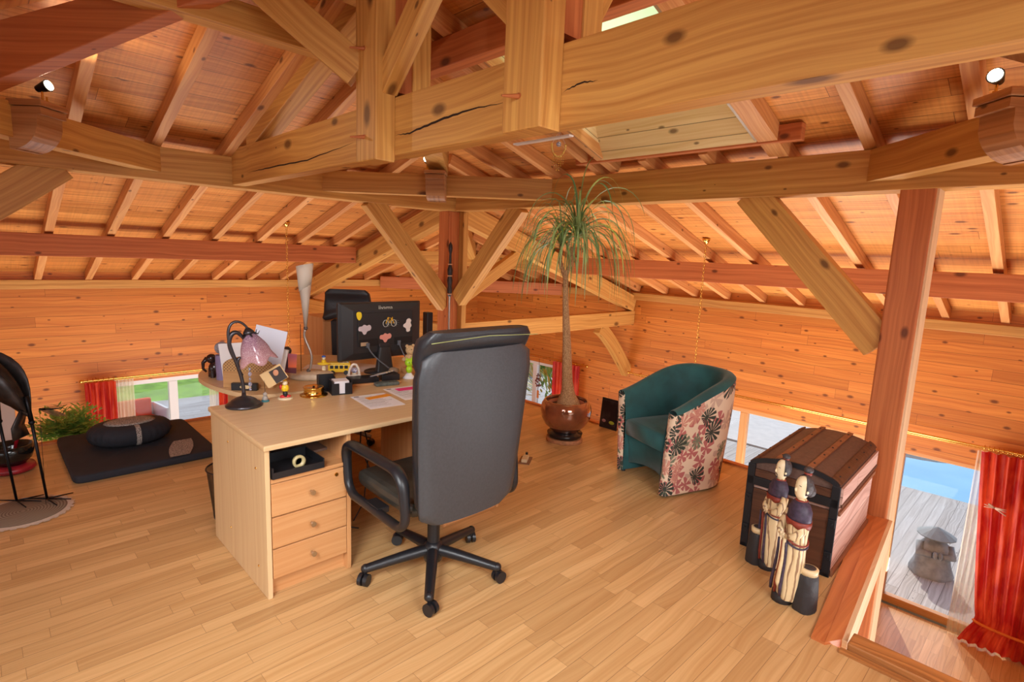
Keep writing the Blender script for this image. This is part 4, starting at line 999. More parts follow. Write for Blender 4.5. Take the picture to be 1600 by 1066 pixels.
def figure(name, label, x, y, rz, h, man):
    t = thing(name, label, 'figurine', (x, y, 0), rz)           # local -x is where it looks
    k = h / .70
    def P(a, b, c): return (a * k, b * k, c * k)
    # stump
    g = G(); jx = -.055 if man else .045; jy = .075 if man else -.065
    rows = []
    for (z, r) in ((0, .052), (.01, .056), (.08, .055), (.15, .05), (.185, .046), (.19, .040)):
        rows.append([P(jx + (r + .004 * math.sin(5 * a)) * math.cos(a), jy + (r + .004 * math.cos(3 * a)) * math.sin(a) * .85, z) for a in [2 * PI * i / 20 for i in range(20)]])
    g.grid(rows, closed=True); g.add(rows[-1], [tuple(range(20))]); g.add(rows[0], [tuple(range(20))[::-1]])
    g.lathe([(0, 0), (.05 * k, 0), (.048 * k, .045 * k), (.03 * k, .05 * k)], P(-.015, .02, 0), 16)
    g.build('stump_base', STUMP, t)
    g = G(); g.lathe([(.0, .188 * k), (.040 * k, .188 * k), (.041 * k, .215 * k), (.036 * k, .218 * k), (.0, .218 * k)], P(jx, jy, 0), 20); jar = g.build('jar', IV, t)
    g = G(); g.lathe([(.026 * k, .2185 * k), (.030 * k, .2195 * k), (.026 * k, .2205 * k)], P(jx, jy, 0), 20); g.lathe([(0, .2195 * k), (.015 * k, .2195 * k), (0, .221 * k)], P(jx, jy, 0), 14); g.build('jar_pattern', HAIR, jar)
    # robe: one flowing surface
    prof = [(.03, .048, .050), (.06, .055, .052), (.12, .053, .055), (.20, .050, .056), (.28, .046, .054), (.34, .043, .052), (.38, .044, .053), (.42, .045, .056), (.455, .044, .058), (.49, .040, .056), (.52, .030, .042), (.545, .018, .02)]
    rows = []; uvz = []
    def bend(z): return (-.010 * math.sin(z * 6.0), (.018 if man else -.018) * math.sin(z * 4.4))
    for (z, rx, ry) in prof:
        bx, by = bend(z); row = []
        for i in range(36):
            a = 2 * PI * i / 36; f = 1 + (.05 * math.sin(7 * a + z * 9) if z < .46 else .015 * math.sin(9 * a)); row.append(P(bx + rx * f * math.cos(a), by + ry * f * math.sin(a), z))
        rows.append(row)
    g = G(); g.grid(rows, closed=True); g.add(rows[0], [tuple(range(36))[::-1]]); g.add(rows[-1], [tuple(range(36))]); g.build('robe', ROBE, t)
    # collar cape with scallops, rust fringe
    g = G(); rr = []
    for (z, s) in ((.44, 1.06), (.46, 1.09), (.49, 1.08), (.52, 1.08), (.54, 1.1)):
        zz = [p for p in prof if p[0] >= z - .001][0]; bx, by = bend(z); rr.append([P(bx + zz[1] * s * math.cos(2 * PI * i / 30), by + zz[2] * s * math.sin(2 * PI * i / 30), z + (.006 * math.sin(i * PI / 2.5) if z < .45 else 0)) for i in range(30)])
    g.grid(rr, closed=True); g.build('collar', NAVY, t, solid=.003)
    g = G(); rr = []
    for (z, s) in ((.418, 1.07), (.43, 1.10), (.446, 1.09)):
        bx, by = bend(z); rr.append([P(bx + .0455 * s * math.cos(2 * PI * i / 30), by + .0575 * s * math.sin(2 * PI * i / 30), z + (.006 * math.sin(i * PI / 2.5) if z < .43 else 0)) for i in range(30)])
    g.grid(rr, closed=True); g.build('collar_fringe', RUST, t, solid=.003)
    g = G(); g.tube([P(*(bend(.535)[0] + .022 * math.cos(a), bend(.535)[1] + .024 * math.sin(a), .535)) for a in [2 * PI * i / 16 for i in range(16)]], .006 * k, 6, closed=True); g.build('neckline', RUST, t)
    # sash, hanging bands
    for j, (ya, mat) in enumerate(((-.012, NAVY), (.016, RUST), (.040, NAVY))):
        g = G(); pts = [P(bend(z)[0] - .056 - .004 * math.sin(z * 20), ya * (1.4 - z) + bend(z)[1], z) for z in (.05, .10, .16, .22, .28, .33)]
        g.tube(pts, [.007 * k, .008 * k, .007 * k, .007 * k, .006 * k, .005 * k], 6); g.build('hanging_band', mat, t)
    for z0 in (.335, .35):
        g = G(); g.tube([P(bend(z0)[0] + .050 * math.cos(a), bend(z0)[1] + .057 * math.sin(a), z0 + .02 * math.sin(a)) for a in [2 * PI * i / 20 for i in range(20)]], .0045 * k, 6, closed=True); g.build('sash', NAVY if z0 < .34 else RUST, t)
    # arms folded in front
    for s in (-1, 1):
        g = G(); g.tube([P(-.002, s * .054, .455), P(-.020, s * .064, .40), P(-.045, s * .050, .365), P(-.064, s * .018, .36)], [.018 * k, .021 * k, .019 * k, .014 * k], 12); g.build('sleeve', ROBE, t)
        g = G(); g.ball(P(-.068, s * .009, .362), .010 * k, (1, 1.2, .9), 10)
        for f in range(4): g.tube([P(-.070, s * (.004 + .004 * f), .366 - .004 * f), P(-.079, s * (.002 + .003 * f) - s * .004, .364 - .006 * f)], .0025 * k, 5)
        g.build('hand', FLESH, t)
    if not man:
        g = G(); g.tube([P(-.06, -.01, .36), P(-.07, -.02, .25), P(-.072, -.01, .12), P(-.05, .0, .06)], [.010 * k, .009 * k, .012 * k, .007 * k], 8); g.build('long_sleeve_drape', IV, t)
    # head
    hx, hy = bend(.60); hz = .60
    rows = []
    for (z, rx, ry, ox) in ((-.062, .012, .012, .0), (-.052, .022, .020, -.006), (-.038, .030, .026, -.006), (-.018, .035, .031, -.003), (.0, .037, .034, 0), (.018, .037, .034, .002), (.036, .032, .030, .004), (.048, .02, .02, .004), (.053, .004, .004, .004)):
        rows.append([P(hx + ox + rx * math.cos(2 * PI * i / 24), hy + ry * math.sin(2 * PI * i / 24), hz + z) for i in range(24)])
    g = G(); g.grid(rows, closed=True); g.add(rows[0], [tuple(range(24))[::-1]]); g.add(rows[-1], [tuple(range(24))])
    g.ball(P(hx - .039, hy, hz - .012), .0062 * k, (1, .8, 1.7), 10)                 # nose
    for s in (-1, 1): g.ball(P(hx - .002, hy + s * .034, hz - .010), .010 * k, (.8, .4, 1.4), 10)
    g.cyl(P(hx, hy, hz - .085), P(hx, hy, hz - .04), .016 * k, .016 * k, 14); head = g.build('head', FLESH, t)
    for s in (-1, 1):
        g = G(); g.tube([P(hx - .033 + .003 * abs(q) * 3, hy + s * (.013 + .008 * q), hz - .002 - .004 * abs(q)) for q in (-1, 0, 1)], .0014 * k, 5); g.build('eye', HAIR, head)
        g = G(); g.tube([P(hx - .033 + .004 * abs(q), hy + s * (.013 + .009 * q), hz + .010 + .003 * (1 - q * q)) for q in (-1, 0, 1)], .0013 * k, 5); g.build('eyebrow', HAIR, head)
    if man:
        for s in (-1, 1):
            g = G(); g.tube([P(hx - .036, hy + s * .002, hz - .024), P(hx - .037, hy + s * .010, hz - .032), P(hx - .034, hy + s * .013, hz - .048)], [.0024 * k, .002 * k, .001 * k], 5); g.build('moustache', HAIR, head)
        g = G(); g.tube([P(hx - .034, hy, hz - .042), P(hx - .034, hy, hz - .072)], [.004 * k, .001 * k], 6); g.build('beard', HAIR, head)
    else:
        g = G(); g.ball(P(hx - .0335, hy, hz - .031), .0045 * k, (.6, 1.3, .8), 8); g.build('mouth', RED_, head)
    g = G(); rows = []
    # hair shell over the back of the head
    for j in range(9):
        el = -.75 + (PI / 2 + .75) * j / 8; row = []
        for i in range(17):
            az = -1.95 + 3.9 * i / 16; e2 = el; row.append(P(hx + .004 + .0415 * math.cos(e2) * math.cos(az), hy + .0385 * math.cos(e2) * math.sin(az), hz + .004 + .056 * math.sin(e2)))
        rows.append(row)
    g.grid(rows)
    if man: g.ball(P(hx + .012, hy, hz + .070), .020 * k, (1, 1, .8), 14); g.ball(P(hx + .012, hy, hz + .055), .014 * k, (1, 1, .6), 12)
    else: g.ball(P(hx + .034, hy, hz - .02), .026 * k, (1, 1.15, 1.2), 14); g.ball(P(hx + .024, hy + .010, hz + .078), .020 * k, (1.1, 1, .8), 14)
    g.build('hair', HAIR, head, solid=.002)
    g = G(); g.lathe([(.011 * k, 0), (.017 * k, .004 * k), (.017 * k, .014 * k), (.011 * k, .017 * k)], P(hx + (.012 if man else .022), hy + (0 if man else .008), hz + (.05 if man else .052)), 14); g.build('hair_tie', RUST, head)
    return t
figure('carved_figure', 'carved man figurine with topknot and thin moustache, in front of the chest', 2.94, 0.935, -0.70, .655, True)
figure('carved_figure', 'carved woman figurine with red lips and a side bun, nearest the stairwell', 2.70, 0.77, -0.62, .69, False)
# ------------------------------------------------------------------ meditation mat, cushion, rug, bowl
NAVYC = plain('black_cotton', srgb(36, 36, 44), .85, noise=.12, nscale=6, bump=.2)
def speck():
    m, N, L, b = nmat('speckled_cloth'); tc = N.new('ShaderNodeTexCoord'); vo = N.new('ShaderNodeTexVoronoi'); vo.inputs['Scale'].default_value = 170; L.new(tc.outputs['Object'], vo.inputs['Vector'])
    f = M_(N, L, 'LESS_THAN', vo.outputs['Distance'], .45); c = mixc(N, L, f, srgb(176, 164, 156), srgb(70, 66, 68)); L.new(c, b.inputs['Base Color']); b.inputs['Roughness'].default_value = .9; return m
SPK = speck()
t = thing('floor_mat', 'black quilted meditation mat on the floor near the left window', 'mat', (0.80, 4.90, 0))
g = G(); rows = []
_m = math
def softbox(w_, d_, h, n=24, e=.35, zb=0.0, ripple=0):
    rows = []
    for k in range(9):
        q = k / 8; zz = zb + h * (.5 - .5 * _m.cos(PI * q)); s = 1 - .035 * abs(2 * q - 1) ** 3
        row = []
        for i in range(4 * n):
            a = 2 * PI * i / (4 * n); cx, sy = _m.cos(a), _m.sin(a)
            row.append((w_ / 2 * s * _m.copysign(abs(cx) ** e, cx), d_ / 2 * s * _m.copysign(abs(sy) ** e, sy), zz))
        rows.append(row)
    top = rows[-1]
    for s in (.85, .6, .3, .02): rows.append([(x * s, y * s, z + ripple * _m.sin(x * 14) * (1 - s)) for x, y, z in top])
    return rows
g.grid(softbox(.88, 1.02, .055, e=.11, ripple=.004), closed=True); g.build('pad', NAVYC, t)
g = G(); rows = []
for i in range(9):
    q = i / 8; y = -.50 + .36 * q; hw = .062 + .02 * _m.sin(q * PI); rows.append([(.18 + .10 * q - hw, y, .062), (.18 + .10 * q + hw, y, .062)])
g.grid(rows); g.build('speckled_panel', SPK, t)
t = thing('meditation_cushion', 'round black cushion with speckled top lying on the mat', 'cushion', (0.78, 4.98, .058))
g = G(); pr = [(0, 0), (.20, .004), (.245, .035), (.262, .075), (.255, .115), (.225, .145), (.16, .158)]
rows = []
for (r, z) in pr: rows.append([((r * (1 + (.012 * _m.sin(34 * a) if r > .15 else 0))) * _m.cos(a) * 1.05, (r * (1 + (.012 * _m.sin(34 * a) if r > .15 else 0))) * _m.sin(a) * .80, z) for a in [2 * PI * i / 136 for i in range(136)]])
g.grid(rows, closed=True); g.build('body', NAVYC, t)
g = G(); g.lathe([(.165, .1565), (.12, .166), (0, .170)], n=40, sx=1.05, sy=.80); g.build('top_patch', SPK, t)
g = G(); g.grid([[(.02 + dx, -r * .80, z) for dx in (-.016, .016)] for (r, z) in ((.165, .157), (.205, .153), (.232, .142), (.262, .115), (.268, .075), (.25, .035), (.21, .008))]); g.build('side_band', SPK, t)
# fern behind the mat
def leafblade(g, p0, d, ln, w_, droop, n=5, up=Vector((0, 0, 1)), twist=0.0):
    p = Vector(p0); d = Vector(d).normalized(); L_ = []; R_ = []; s = ln / n
    for i in range(n + 1):
        q = i / n; side = d.cross(up); side = side.normalized() if side.length > 1e-3 else Vector((1, 0, 0)); ww = w_ * _m.sin(PI * (.12 + .88 * q)) ** .7 * (1 if q < .98 else .1)
        L_.append(p + side * ww / 2); R_.append(p - side * ww / 2)
        p = p + d * s; d = (d + Vector((0, 0, -droop * s))).normalized()
    g.grid([[a, b] for a, b in zip(L_, R_)])
FERN = plain('fern_green', srgb(150, 184, 84), .55, noise=.35, nscale=20)
def fern(name, label, x, y, z, R, n, rs):
    random.seed(rs); t = thing(name, label, 'plant', (x, y, z)); g = G(); g.lathe([(0, 0), (.07, 0), (.09, .13), (.08, .135), (0, .12)], n=24); g.build('pot', plain('clay', srgb(150, 90, 60), .7), t)
    g = G()
    for i in range(n):
        a = random.uniform(0, 2 * PI); el = random.uniform(.25, 1.35); d = Vector((_m.cos(a) * _m.cos(el), _m.sin(a) * _m.cos(el), _m.sin(el))); p = Vector((0, 0, .11)); ln = R * random.uniform(.6, 1.0)
        st = []
        for k in range(8): st.append(p.copy()); p += d * ln / 7; d = (d + Vector((0, 0, -.16))).normalized()
        for k in range(1, 8):
            dd = (st[k] - st[k - 1]).normalized(); sd = dd.cross(Vector((0, 0, 1))); sd = sd.normalized() if sd.length > .05 else Vector((1, 0, 0))
            for s in (-1, 1):
                leafblade(g, st[k], sd * s + dd * .7 + Vector((0, 0, random.uniform(-.1, .5))), .055 * R / .3, .018, .8, 2)
    g.build('foliage', FERN, t); return t
fern('tall_fern', 'bushy light green plant beyond the floor edge, beside the left red curtain', 0.47, 5.72, ZL, .30, 230, 3)
fo = bpy.data.objects['tall_fern']
for o in bpy.data.objects:
    if o.parent is fo and o.name.startswith('foliage'): o.location = (0, 0, 2.56)
g = G(); [g.tube([(0, 0, .12), (.03 * math.cos(a), .03 * math.sin(a), 1.4), (0, 0, 2.66)], .009, 6) for a in (0, 2, 4)]; g.build('canes', plain('cane_green', srgb(96, 110, 60), .6), fo)
t = thing('round_rug', 'round woven rug with pale fringe under the metal bird', 'rug', (0.10, 4.12, 0))
def rugmat():
    m, N, L, b = nmat('woven_rug'); tc = N.new('ShaderNodeTexCoord'); v = N.new('ShaderNodeVectorMath'); v.operation = 'LENGTH'; L.new(tc.outputs['Object'], v.inputs[0])
    f = M_(N, L, 'SINE', M_(N, L, 'MULTIPLY', v.outputs['Value'], 420)); c = mixc(N, L, M_(N, L, 'ADD', M_(N, L, 'MULTIPLY', f, .5), .5), srgb(150, 132, 112), srgb(110, 92, 76)); L.new(c, b.inputs['Base Color']); b.inputs['Roughness'].default_value = .95; return m
g = G(); g.lathe([(.20, 0), (.205, .006), (.2, .010), (0, .010)], n=56); g.build('woven_disc', rugmat(), t)
g = G()
for i in range(110):
    a = 2 * PI * i / 110; r1 = .232 + .008 * _m.sin(i * 1.7); g.quad([(.2 * _m.cos(a - .028), .2 * _m.sin(a - .028), .008), (r1 * _m.cos(a - .03), r1 * _m.sin(a - .03), .003), (r1 * _m.cos(a + .03), r1 * _m.sin(a + .03), .003), (.2 * _m.cos(a + .028), .2 * _m.sin(a + .028), .008)])
g.build('fringe', plain('rug_fringe', srgb(206, 188, 172), .95), t)
tag(G().lathe([(0, 0), (.10, 0), (.128, .022), (.118, .048), (.06, .055), (0, .05)], n=36).build('bowl_cushion', plain('red_purple_silk', srgb(140, 28, 40), .35, noise=.5, nscale=12), loc=(.09, 4.93, 0)), 'red and purple round cushion under the black bowl', 'cushion')
tag(G().lathe([(0, 0), (.07, .002), (.108, .04), (.122, .09), (.118, .135), (.112, .137), (.108, .09), (.07, .02), (0, .012)], n=40).build('singing_bowl', plain('black_lacquer', srgb(24, 24, 24), .15), loc=(.09, 4.93, .053)), 'black singing bowl on the small red cushion', 'bowl')
tag(G().tube([(0, 0, 0), (.03, .0, .13), (.035, 0, .16)], [.008, .011, .016], 12).build('bowl_mallet', plain('red_lacquer', srgb(140, 20, 32), .2), loc=(.095, 4.94, .085)), 'red lacquered mallet leaning in the black bowl', 'mallet')
# white screen by the left edge
tag(G().box((0, 0, .23), (1.0, .03, .46), bev=.004).build('white_panel', plain('pinkish_white_panel', srgb(222, 200, 190), .6), loc=(-.36, 5.33, 0)), 'low pale panel standing at the far left behind the bowl', 'panel')

# ------------------------------------------------------------------ iron bird
BM = plain('bird_metal', srgb(58, 54, 54), .35, .7, noise=.3, nscale=18, bump=.3)
t = thing('metal_heron', 'tall dark metal heron sculpture standing on the round rug', 'sculpture', (.10, 4.14, .011))
g = G(); rows = []
ax0, ax1 = Vector((-.27, .22, .98)), Vector((.065, -.015, .56))
d = (ax1 - ax0); nrm = d.normalized(); sd = nrm.cross(Vector((0, 0, 1))).normalized(); upv = sd.cross(nrm)
for k in range(15):
    q = k / 14; r = .085 * (_m.sin(PI * min(1, q * 1.02)) ** .6) * (1 - .35 * q) + .006
    c = ax0 + d * q + upv * .05 * _m.sin(PI * q); rows.append([c + (sd * _m.cos(2 * PI * i / 20) * .8 + upv * _m.sin(2 * PI * i / 20)) * r for i in range(20)])
g.grid(rows, closed=True); g.add(rows[-1], [tuple(range(20))]); g.build('body', BM, t)
for s in (-1, 1):
    g = G(); rows = []
    for k in range(11):
        q = k / 10; w_ = .075 * _m.sin(PI * (.12 + .88 * q)) ** .8; c = ax0 + d * (.12 + .85 * q) + upv * (.05 * _m.sin(PI * q) + .02) + sd * s * (.078 * _m.sin(PI * min(1, .15 + q * .85)) + .012)
        rows.append([c + upv * w_, c + sd * s * .008, c - upv * w_])
    g.grid(rows); g.build('wing', BM, t, solid=.006)
g = G(); tl = ax1 + Vector((-.02, .01, .04)); g.grid([[tl + sd * .03, tl - sd * .03], [tl + Vector((-.03, .03, -.10)) + sd * .05, tl + Vector((-.03, .03, -.10)) - sd * .05], [tl + Vector((-.02, .02, -.17)) + sd * .065, tl + Vector((-.02, .02, -.17)) - sd * .065]]); g.build('tail', BM, t, solid=.008)
for (hx, hy, kx, ky, fx, fy) in ((.06, -.02, .075, -.01, .115, .065), (-.06, .06, -.06, .12, -.02, .14)):
    g = G(); g.tube([(hx, hy, .68), (kx, ky, .52)], .012, 8); g.ball((kx, ky, .52), .016, n=10); g.tube([(kx, ky, .52), (fx, fy, .01)], [.009, .007], 8); lg = g.build('leg', IRON, t)
    g = G()
    for a in (-.6, 0.1, .9, 3.0): g.tube([(fx, fy, .012), (fx + .13 * _m.cos(a - .7), fy + .13 * _m.sin(a - .7), .004)], [.005, .003], 6)
    g.build('toes', IRON, lg)
g = G(); g.tube([ax0 + Vector((.02, -.01, .02)), ax0 + Vector((-.06, .05, .18)), ax0 + Vector((-.05, .05, .36)), ax0 + Vector((.06, -.02, .44))], [.05, .03, .022, .024], 12); g.ball(ax0 + Vector((.08, -.03, .445)), .035, (1.3, 1, .9), 14); g.build('neck_and_head', BM, t)
g = G()
for dz in (0.009, -.009): g.tube([ax0 + Vector((.10, -.04, .445 + dz)), ax0 + Vector((.27, -.13, .435 + dz * .3))], [.012, .001], 8)
g.build('beak', IRON, t)
# dragonfly ornament and hanging crystal string
t = thing('wire_dragonfly', 'small wire dragonfly ornament beside the metal bird', 'ornament', (0.215, 4.14, .60))
g = G(); g.tube([(0, 0, 0), (.05, -.03, .0), (.10, -.07, .01)], [.008, .005, .003], 8); g.build('body', IRON, t)
WIREW = sheer('wire_wing', srgb(120, 90, 70), .8)
g = G()
for s in (-1, 1):
    for q in (0.0, .03): leafblade(g, (q, -q * .6, .004), Vector((.55, -.45, .15 * s)) if s > 0 else Vector((.5, -.5, -.25)), .13, .036, 0, 5)
g.build('wings', WIREW, t)
g = G(); g.tube([(0, 0, 0), (-.01, .01, -.59)], .0012, 6); g.build('stem', IRON, t)
t = thing('crystal_string', 'thin string of small crystals hanging at the far left', 'ornament', (-.16, 4.30, 1.42))
g = G(); g.tube([(0, 0, 0), (.06, -.02, -.55), (.075, 0, -1.0)], .0015, 5); g.build('string', PAPER, t)
CRY = plain('crystal', srgb(210, 214, 240), .05, spec=1.0, trans=.7)
for i in range(8): g = G(); g.ball((.06 + .002 * i, -.02 + .002 * i, -.55 - .055 * i), .008, (1, 1, 1.6), 8); g.build('crystal', CRY, t)

# ------------------------------------------------------------------ ponytail palm
t = thing('potted_palm', 'tall ponytail palm in a glazed bronze pot before the small window', 'plant', (3.66, 3.00, 0))
BRZ = plain('bronze_glaze', srgb(150, 96, 68), .10, .55, noise=.25, nscale=5, coat=1.0)
g = G(); g.lathe([(0, .09), (.11, .09), (.13, .105), (.185, .155), (.217, .22), (.225, .28), (.216, .33), (.196, .365), (.186, .372), (.178, .366), (.192, .33), (.18, .28), (0, .26)], n=48); g.build('pot', BRZ, t)
g = G(); g.lathe([(.14, .29), (.158, .342), (.164, .346), (.155, .342), (.142, .30)], n=40); g.build('inner_pot', plain('terracotta', srgb(168, 100, 72), .7), t)
g = G(); g.lathe([(.0, .325), (.146, .320), (.146, .31)], n=32); g.build('soil', plain('soil', srgb(70, 48, 36), .95, bump=1, nscale=60), t)
g = G(); g.lathe([(0, .036), (.135, .036), (.152, .05), (.157, .074), (.12, .080), (.12, .091), (0, .091)], n=40); g.build('saucer', plain('black_saucer', srgb(28, 26, 28), .25), t)
g = G(); rows = []
for (r, z) in ((.156, 0), (.161, .004), (.159, .032), (.155, .036)): rows.append([(r * (1 + .03 * _m.sin(3 * a) + .015 * _m.sin(7 * a)) * _m.cos(a), r * (1 + .03 * _m.sin(3 * a) + .015 * _m.sin(7 * a)) * _m.sin(a), z) for a in [2 * PI * i / 40 for i in range(40)]])
g.grid(rows, closed=True); g.add(rows[-1], [tuple(range(40))]); g.build('log_slice', plain('log_slice_wood', srgb(176, 122, 82), .7, noise=.2, nscale=30, bump=.5), t)
def trunkmat():
    m, N, L, b = nmat('palm_trunk'); tc = N.new('ShaderNodeTexCoord'); mp = N.new('ShaderNodeMapping'); mp.inputs['Scale'].default_value = (40, 40, 14); L.new(tc.outputs['Object'], mp.inputs[0])
    no = N.new('ShaderNodeTexNoise'); no.inputs['Detail'].default_value = 4; L.new(mp.outputs[0], no.inputs['Vector']); mr = N.new('ShaderNodeMapRange'); mr.inputs['From Min'].default_value = .35; mr.inputs['From Max'].default_value = .65; L.new(no.outputs['Fac'], mr.inputs['Value'])
    L.new(mixc(N, L, mr.outputs[0], srgb(142, 100, 66), srgb(206, 166, 118)), b.inputs['Base Color']); b.inputs['Roughness'].default_value = .85
    bp = N.new('ShaderNodeBump'); bp.inputs['Strength'].default_value = .6; bp.inputs['Distance'].default_value = .01; L.new(no.outputs['Fac'], bp.inputs['Height']); L.new(bp.outputs[0], b.inputs['Normal']); return m
g = G(); rows = []
TP = [(.30, .100, .02), (.335, .104, .018), (.37, .092, .014), (.41, .070, .010), (.46, .056, .006), (.55, .047, -.004), (.72, .042, -.016), (.90, .036, -.028), (1.08, .030, -.044), (1.22, .026, -.056), (1.36, .023, -.064), (1.46, .022, -.070), (1.50, .020, -.072)]
def offs(o): return (.716 * o, -.697 * o)
for (z, r, o) in TP: ox, oy = offs(o); rows.append([(ox + r * _m.cos(2 * PI * i / 24), oy + r * _m.sin(2 * PI * i / 24), z) for i in range(24)])
g.grid(rows, closed=True)
for (a, o2) in ((-.07, -.12), (.02, -.03)): 
    p0 = offs(-.072); p1 = offs(o2); g.tube([(p0[0], p0[1], 1.44), (p1[0], p1[1], 1.56), (p1[0] * 1.02, p1[1] * 1.02, 1.70)], [.02, .017, .015], 12)
g.build('trunk', trunkmat(), t)
random.seed(11)
GR = [plain('palm_green', srgb(146, 166, 104), .45, noise=.25, nscale=8), plain('palm_light', srgb(190, 200, 96), .5), plain('palm_dark', srgb(100, 134, 78), .5)]
def frond(g, p, a, el, ln, w_, droop, n=16):
    p = Vector(p); d = Vector((_m.cos(a) * _m.cos(el), _m.sin(a) * _m.cos(el), _m.sin(el))); s = ln / n; L_ = []; sd = Vector((-_m.sin(a), _m.cos(a), 0)); tw = random.uniform(-.6, .6); mid = []
    for i in range(n + 1):
        q = i / n; ww = w_ * (min(1, .5 + q * 4)) * (1 - q) ** .55 + .0012
        nn = d.cross(sd).normalized(); s2 = (sd * _m.cos(tw * q * 2) + nn * _m.sin(tw * q * 2)); L_.append([p + s2 * ww / 2, p - nn * ww * .18, p - s2 * ww / 2])
        p = p + d * s; d = (d + Vector((random.uniform(-.02, .02), random.uniform(-.02, .02), -droop * s * (1.0 + 2.2 * q)))).normalized()
    g.grid(L_)
def crown(z0, o, n, ln0, label):
    ox, oy = offs(o); g = G()
    for i in range(n):
        a = i * 2.39996 + random.uniform(-.3, .3); q = i / n
        el = 1.5 - 1.35 * q ** .9 + random.uniform(-.15, .15); ln = ln0 * random.uniform(.75, 1.12)
        g.m = random.choices([0, 1, 2], [6, 1.2, 3])[0]
        frond(g, (ox, oy, z0 + random.uniform(-.02, .03) - .03 * q), a, el, ln, random.uniform(.012, .021), random.uniform(3.6, 5.8) * (.55 / ln0), 16)
    return g.build('foliage', GR, t)
crown(1.80, .01, 105, .86, ''); crown(1.72, -.125, 48, .62, '')

# framed picture on the floor edge
def nightphoto():
    m, N, L, b = nmat('animal_photo'); tc = N.new('ShaderNodeTexCoord'); no = N.new('ShaderNodeTexNoise'); no.inputs['Scale'].default_value = 7; no.inputs['Detail'].default_value = 3; L.new(tc.outputs['Object'], no.inputs['Vector'])
    cr = N.new('ShaderNodeValToRGB'); cr.color_ramp.elements[0].position = .45; cr.color_ramp.elements[0].color = srgb(26, 24, 30); cr.color_ramp.elements[1].position = .75; cr.color_ramp.elements[1].color = srgb(150, 120, 120); e = cr.color_ramp.elements.new(.62); e.color = srgb(70, 60, 62)
    L.new(no.outputs['Fac'], cr.inputs[0]); L.new(cr.outputs[0], b.inputs['Base Color']); b.inputs['Roughness'].default_value = .3; return m
t = thing('framed_photo', 'dark nature photo print leaning at the floor edge beside the palm pot', 'picture', (4.245, 2.955, 0)); t.rotation_euler = (0, .10, 0)
G().box((.004, 0, .145), (.008, .20, .29), bev=.001).build('backing', plain('print_border', srgb(34, 32, 36), .4), t)
G().box((-.002, 0, .15), (.004, .165, .235)).build('photo', nightphoto(), t)
G().ball((-.005, -.04, .065), .024, (.1, 1.3, .7), 12).build('green_leaf', plain('leaf_yellow_green', srgb(176, 190, 60), .5), t)
G().ball((-.005, .05, .07), .022, (.1, 1, .7), 12).build('pink_shape', plain('photo_pink', srgb(170, 130, 130), .5), t)
# socket strip on the floor
t = thing('plug_box', 'small pale gadget on a brown tile on the floor behind the chair', 'gadget', (3.02, 2.86, 0), .6)
G().box((0, 0, .004), (.16, .09, .008), bev=.002).build('tile', plain('tile_brown', srgb(130, 90, 66), .5), t)
G().box((-.01, 0, .022), (.11, .045, .028), bev=.004).build('block', plain('cream_block', srgb(222, 200, 160), .5), t)
G().cyl((.058, 0, .012), (.058, 0, .05), .010, .010, 12).build('knob', BLACK, t)
# cables under the desk
for k, pts in enumerate([[(1.62, 2.98, .70), (1.66, 2.90, .40), (1.58, 2.82, .10), (1.50, 2.80, .01)], [(1.66, 2.98, .70), (1.60, 2.90, .42), (1.70, 2.84, .12), (1.80, 2.78, .01)], [(1.30, 2.9, .30), (1.42, 2.8, .18), (1.34, 2.75, .06), (1.48, 2.7, .012)]]):
    P = [Vector(p) for p in pts]; Q = []
    for i in range(len(P) - 1):
        for j in range(6): Q.append(P[i].lerp(P[i + 1], j / 6))
    Q.append(P[-1]); tag(G().tube(Q, .004, 6).build('cable', BLACK), ['black cable hanging under the desk, nearer the drawers at its top', 'black cable crossing another under the desk', 'low curled black cable near the drawer side panel'][k], 'cable', None)
# carved stick in front of the far post
t = thing('carved_staff', 'dark carved staff with silver shaft standing against the hip post', 'staff', (4.03, 5.18, 0))
CV = plain('carved_black', srgb(40, 30, 28), .4, bump=1.0, nscale=80)
g = G(); g.cyl((0, 0, 0), (0, 0, 1.12), .016, .016, 14); g.build('shaft', STEEL, t)
g = G(); g.lathe([(.020, 1.10), (.026, 1.14), (.030, 1.18), (.024, 1.22), (.028, 1.25), (.034, 1.29), (.024, 1.33), (.030, 1.37), (.034, 1.41), (.022, 1.45), (.016, 1.47), (.014, 1.60), (.020, 1.62), (.026, 1.66), (.022, 1.70), (.006, 1.73), (0, 1.74)], n=18); g.build('carved_top', CV, t)
g = G(); 
for z in (1.12, 1.335, 1.47): g.lathe([(.027, z), (.030, z + .006), (.027, z + .012)], n=18)
g.build('rings', plain('bone_ring', srgb(200, 150, 110), .4), t)

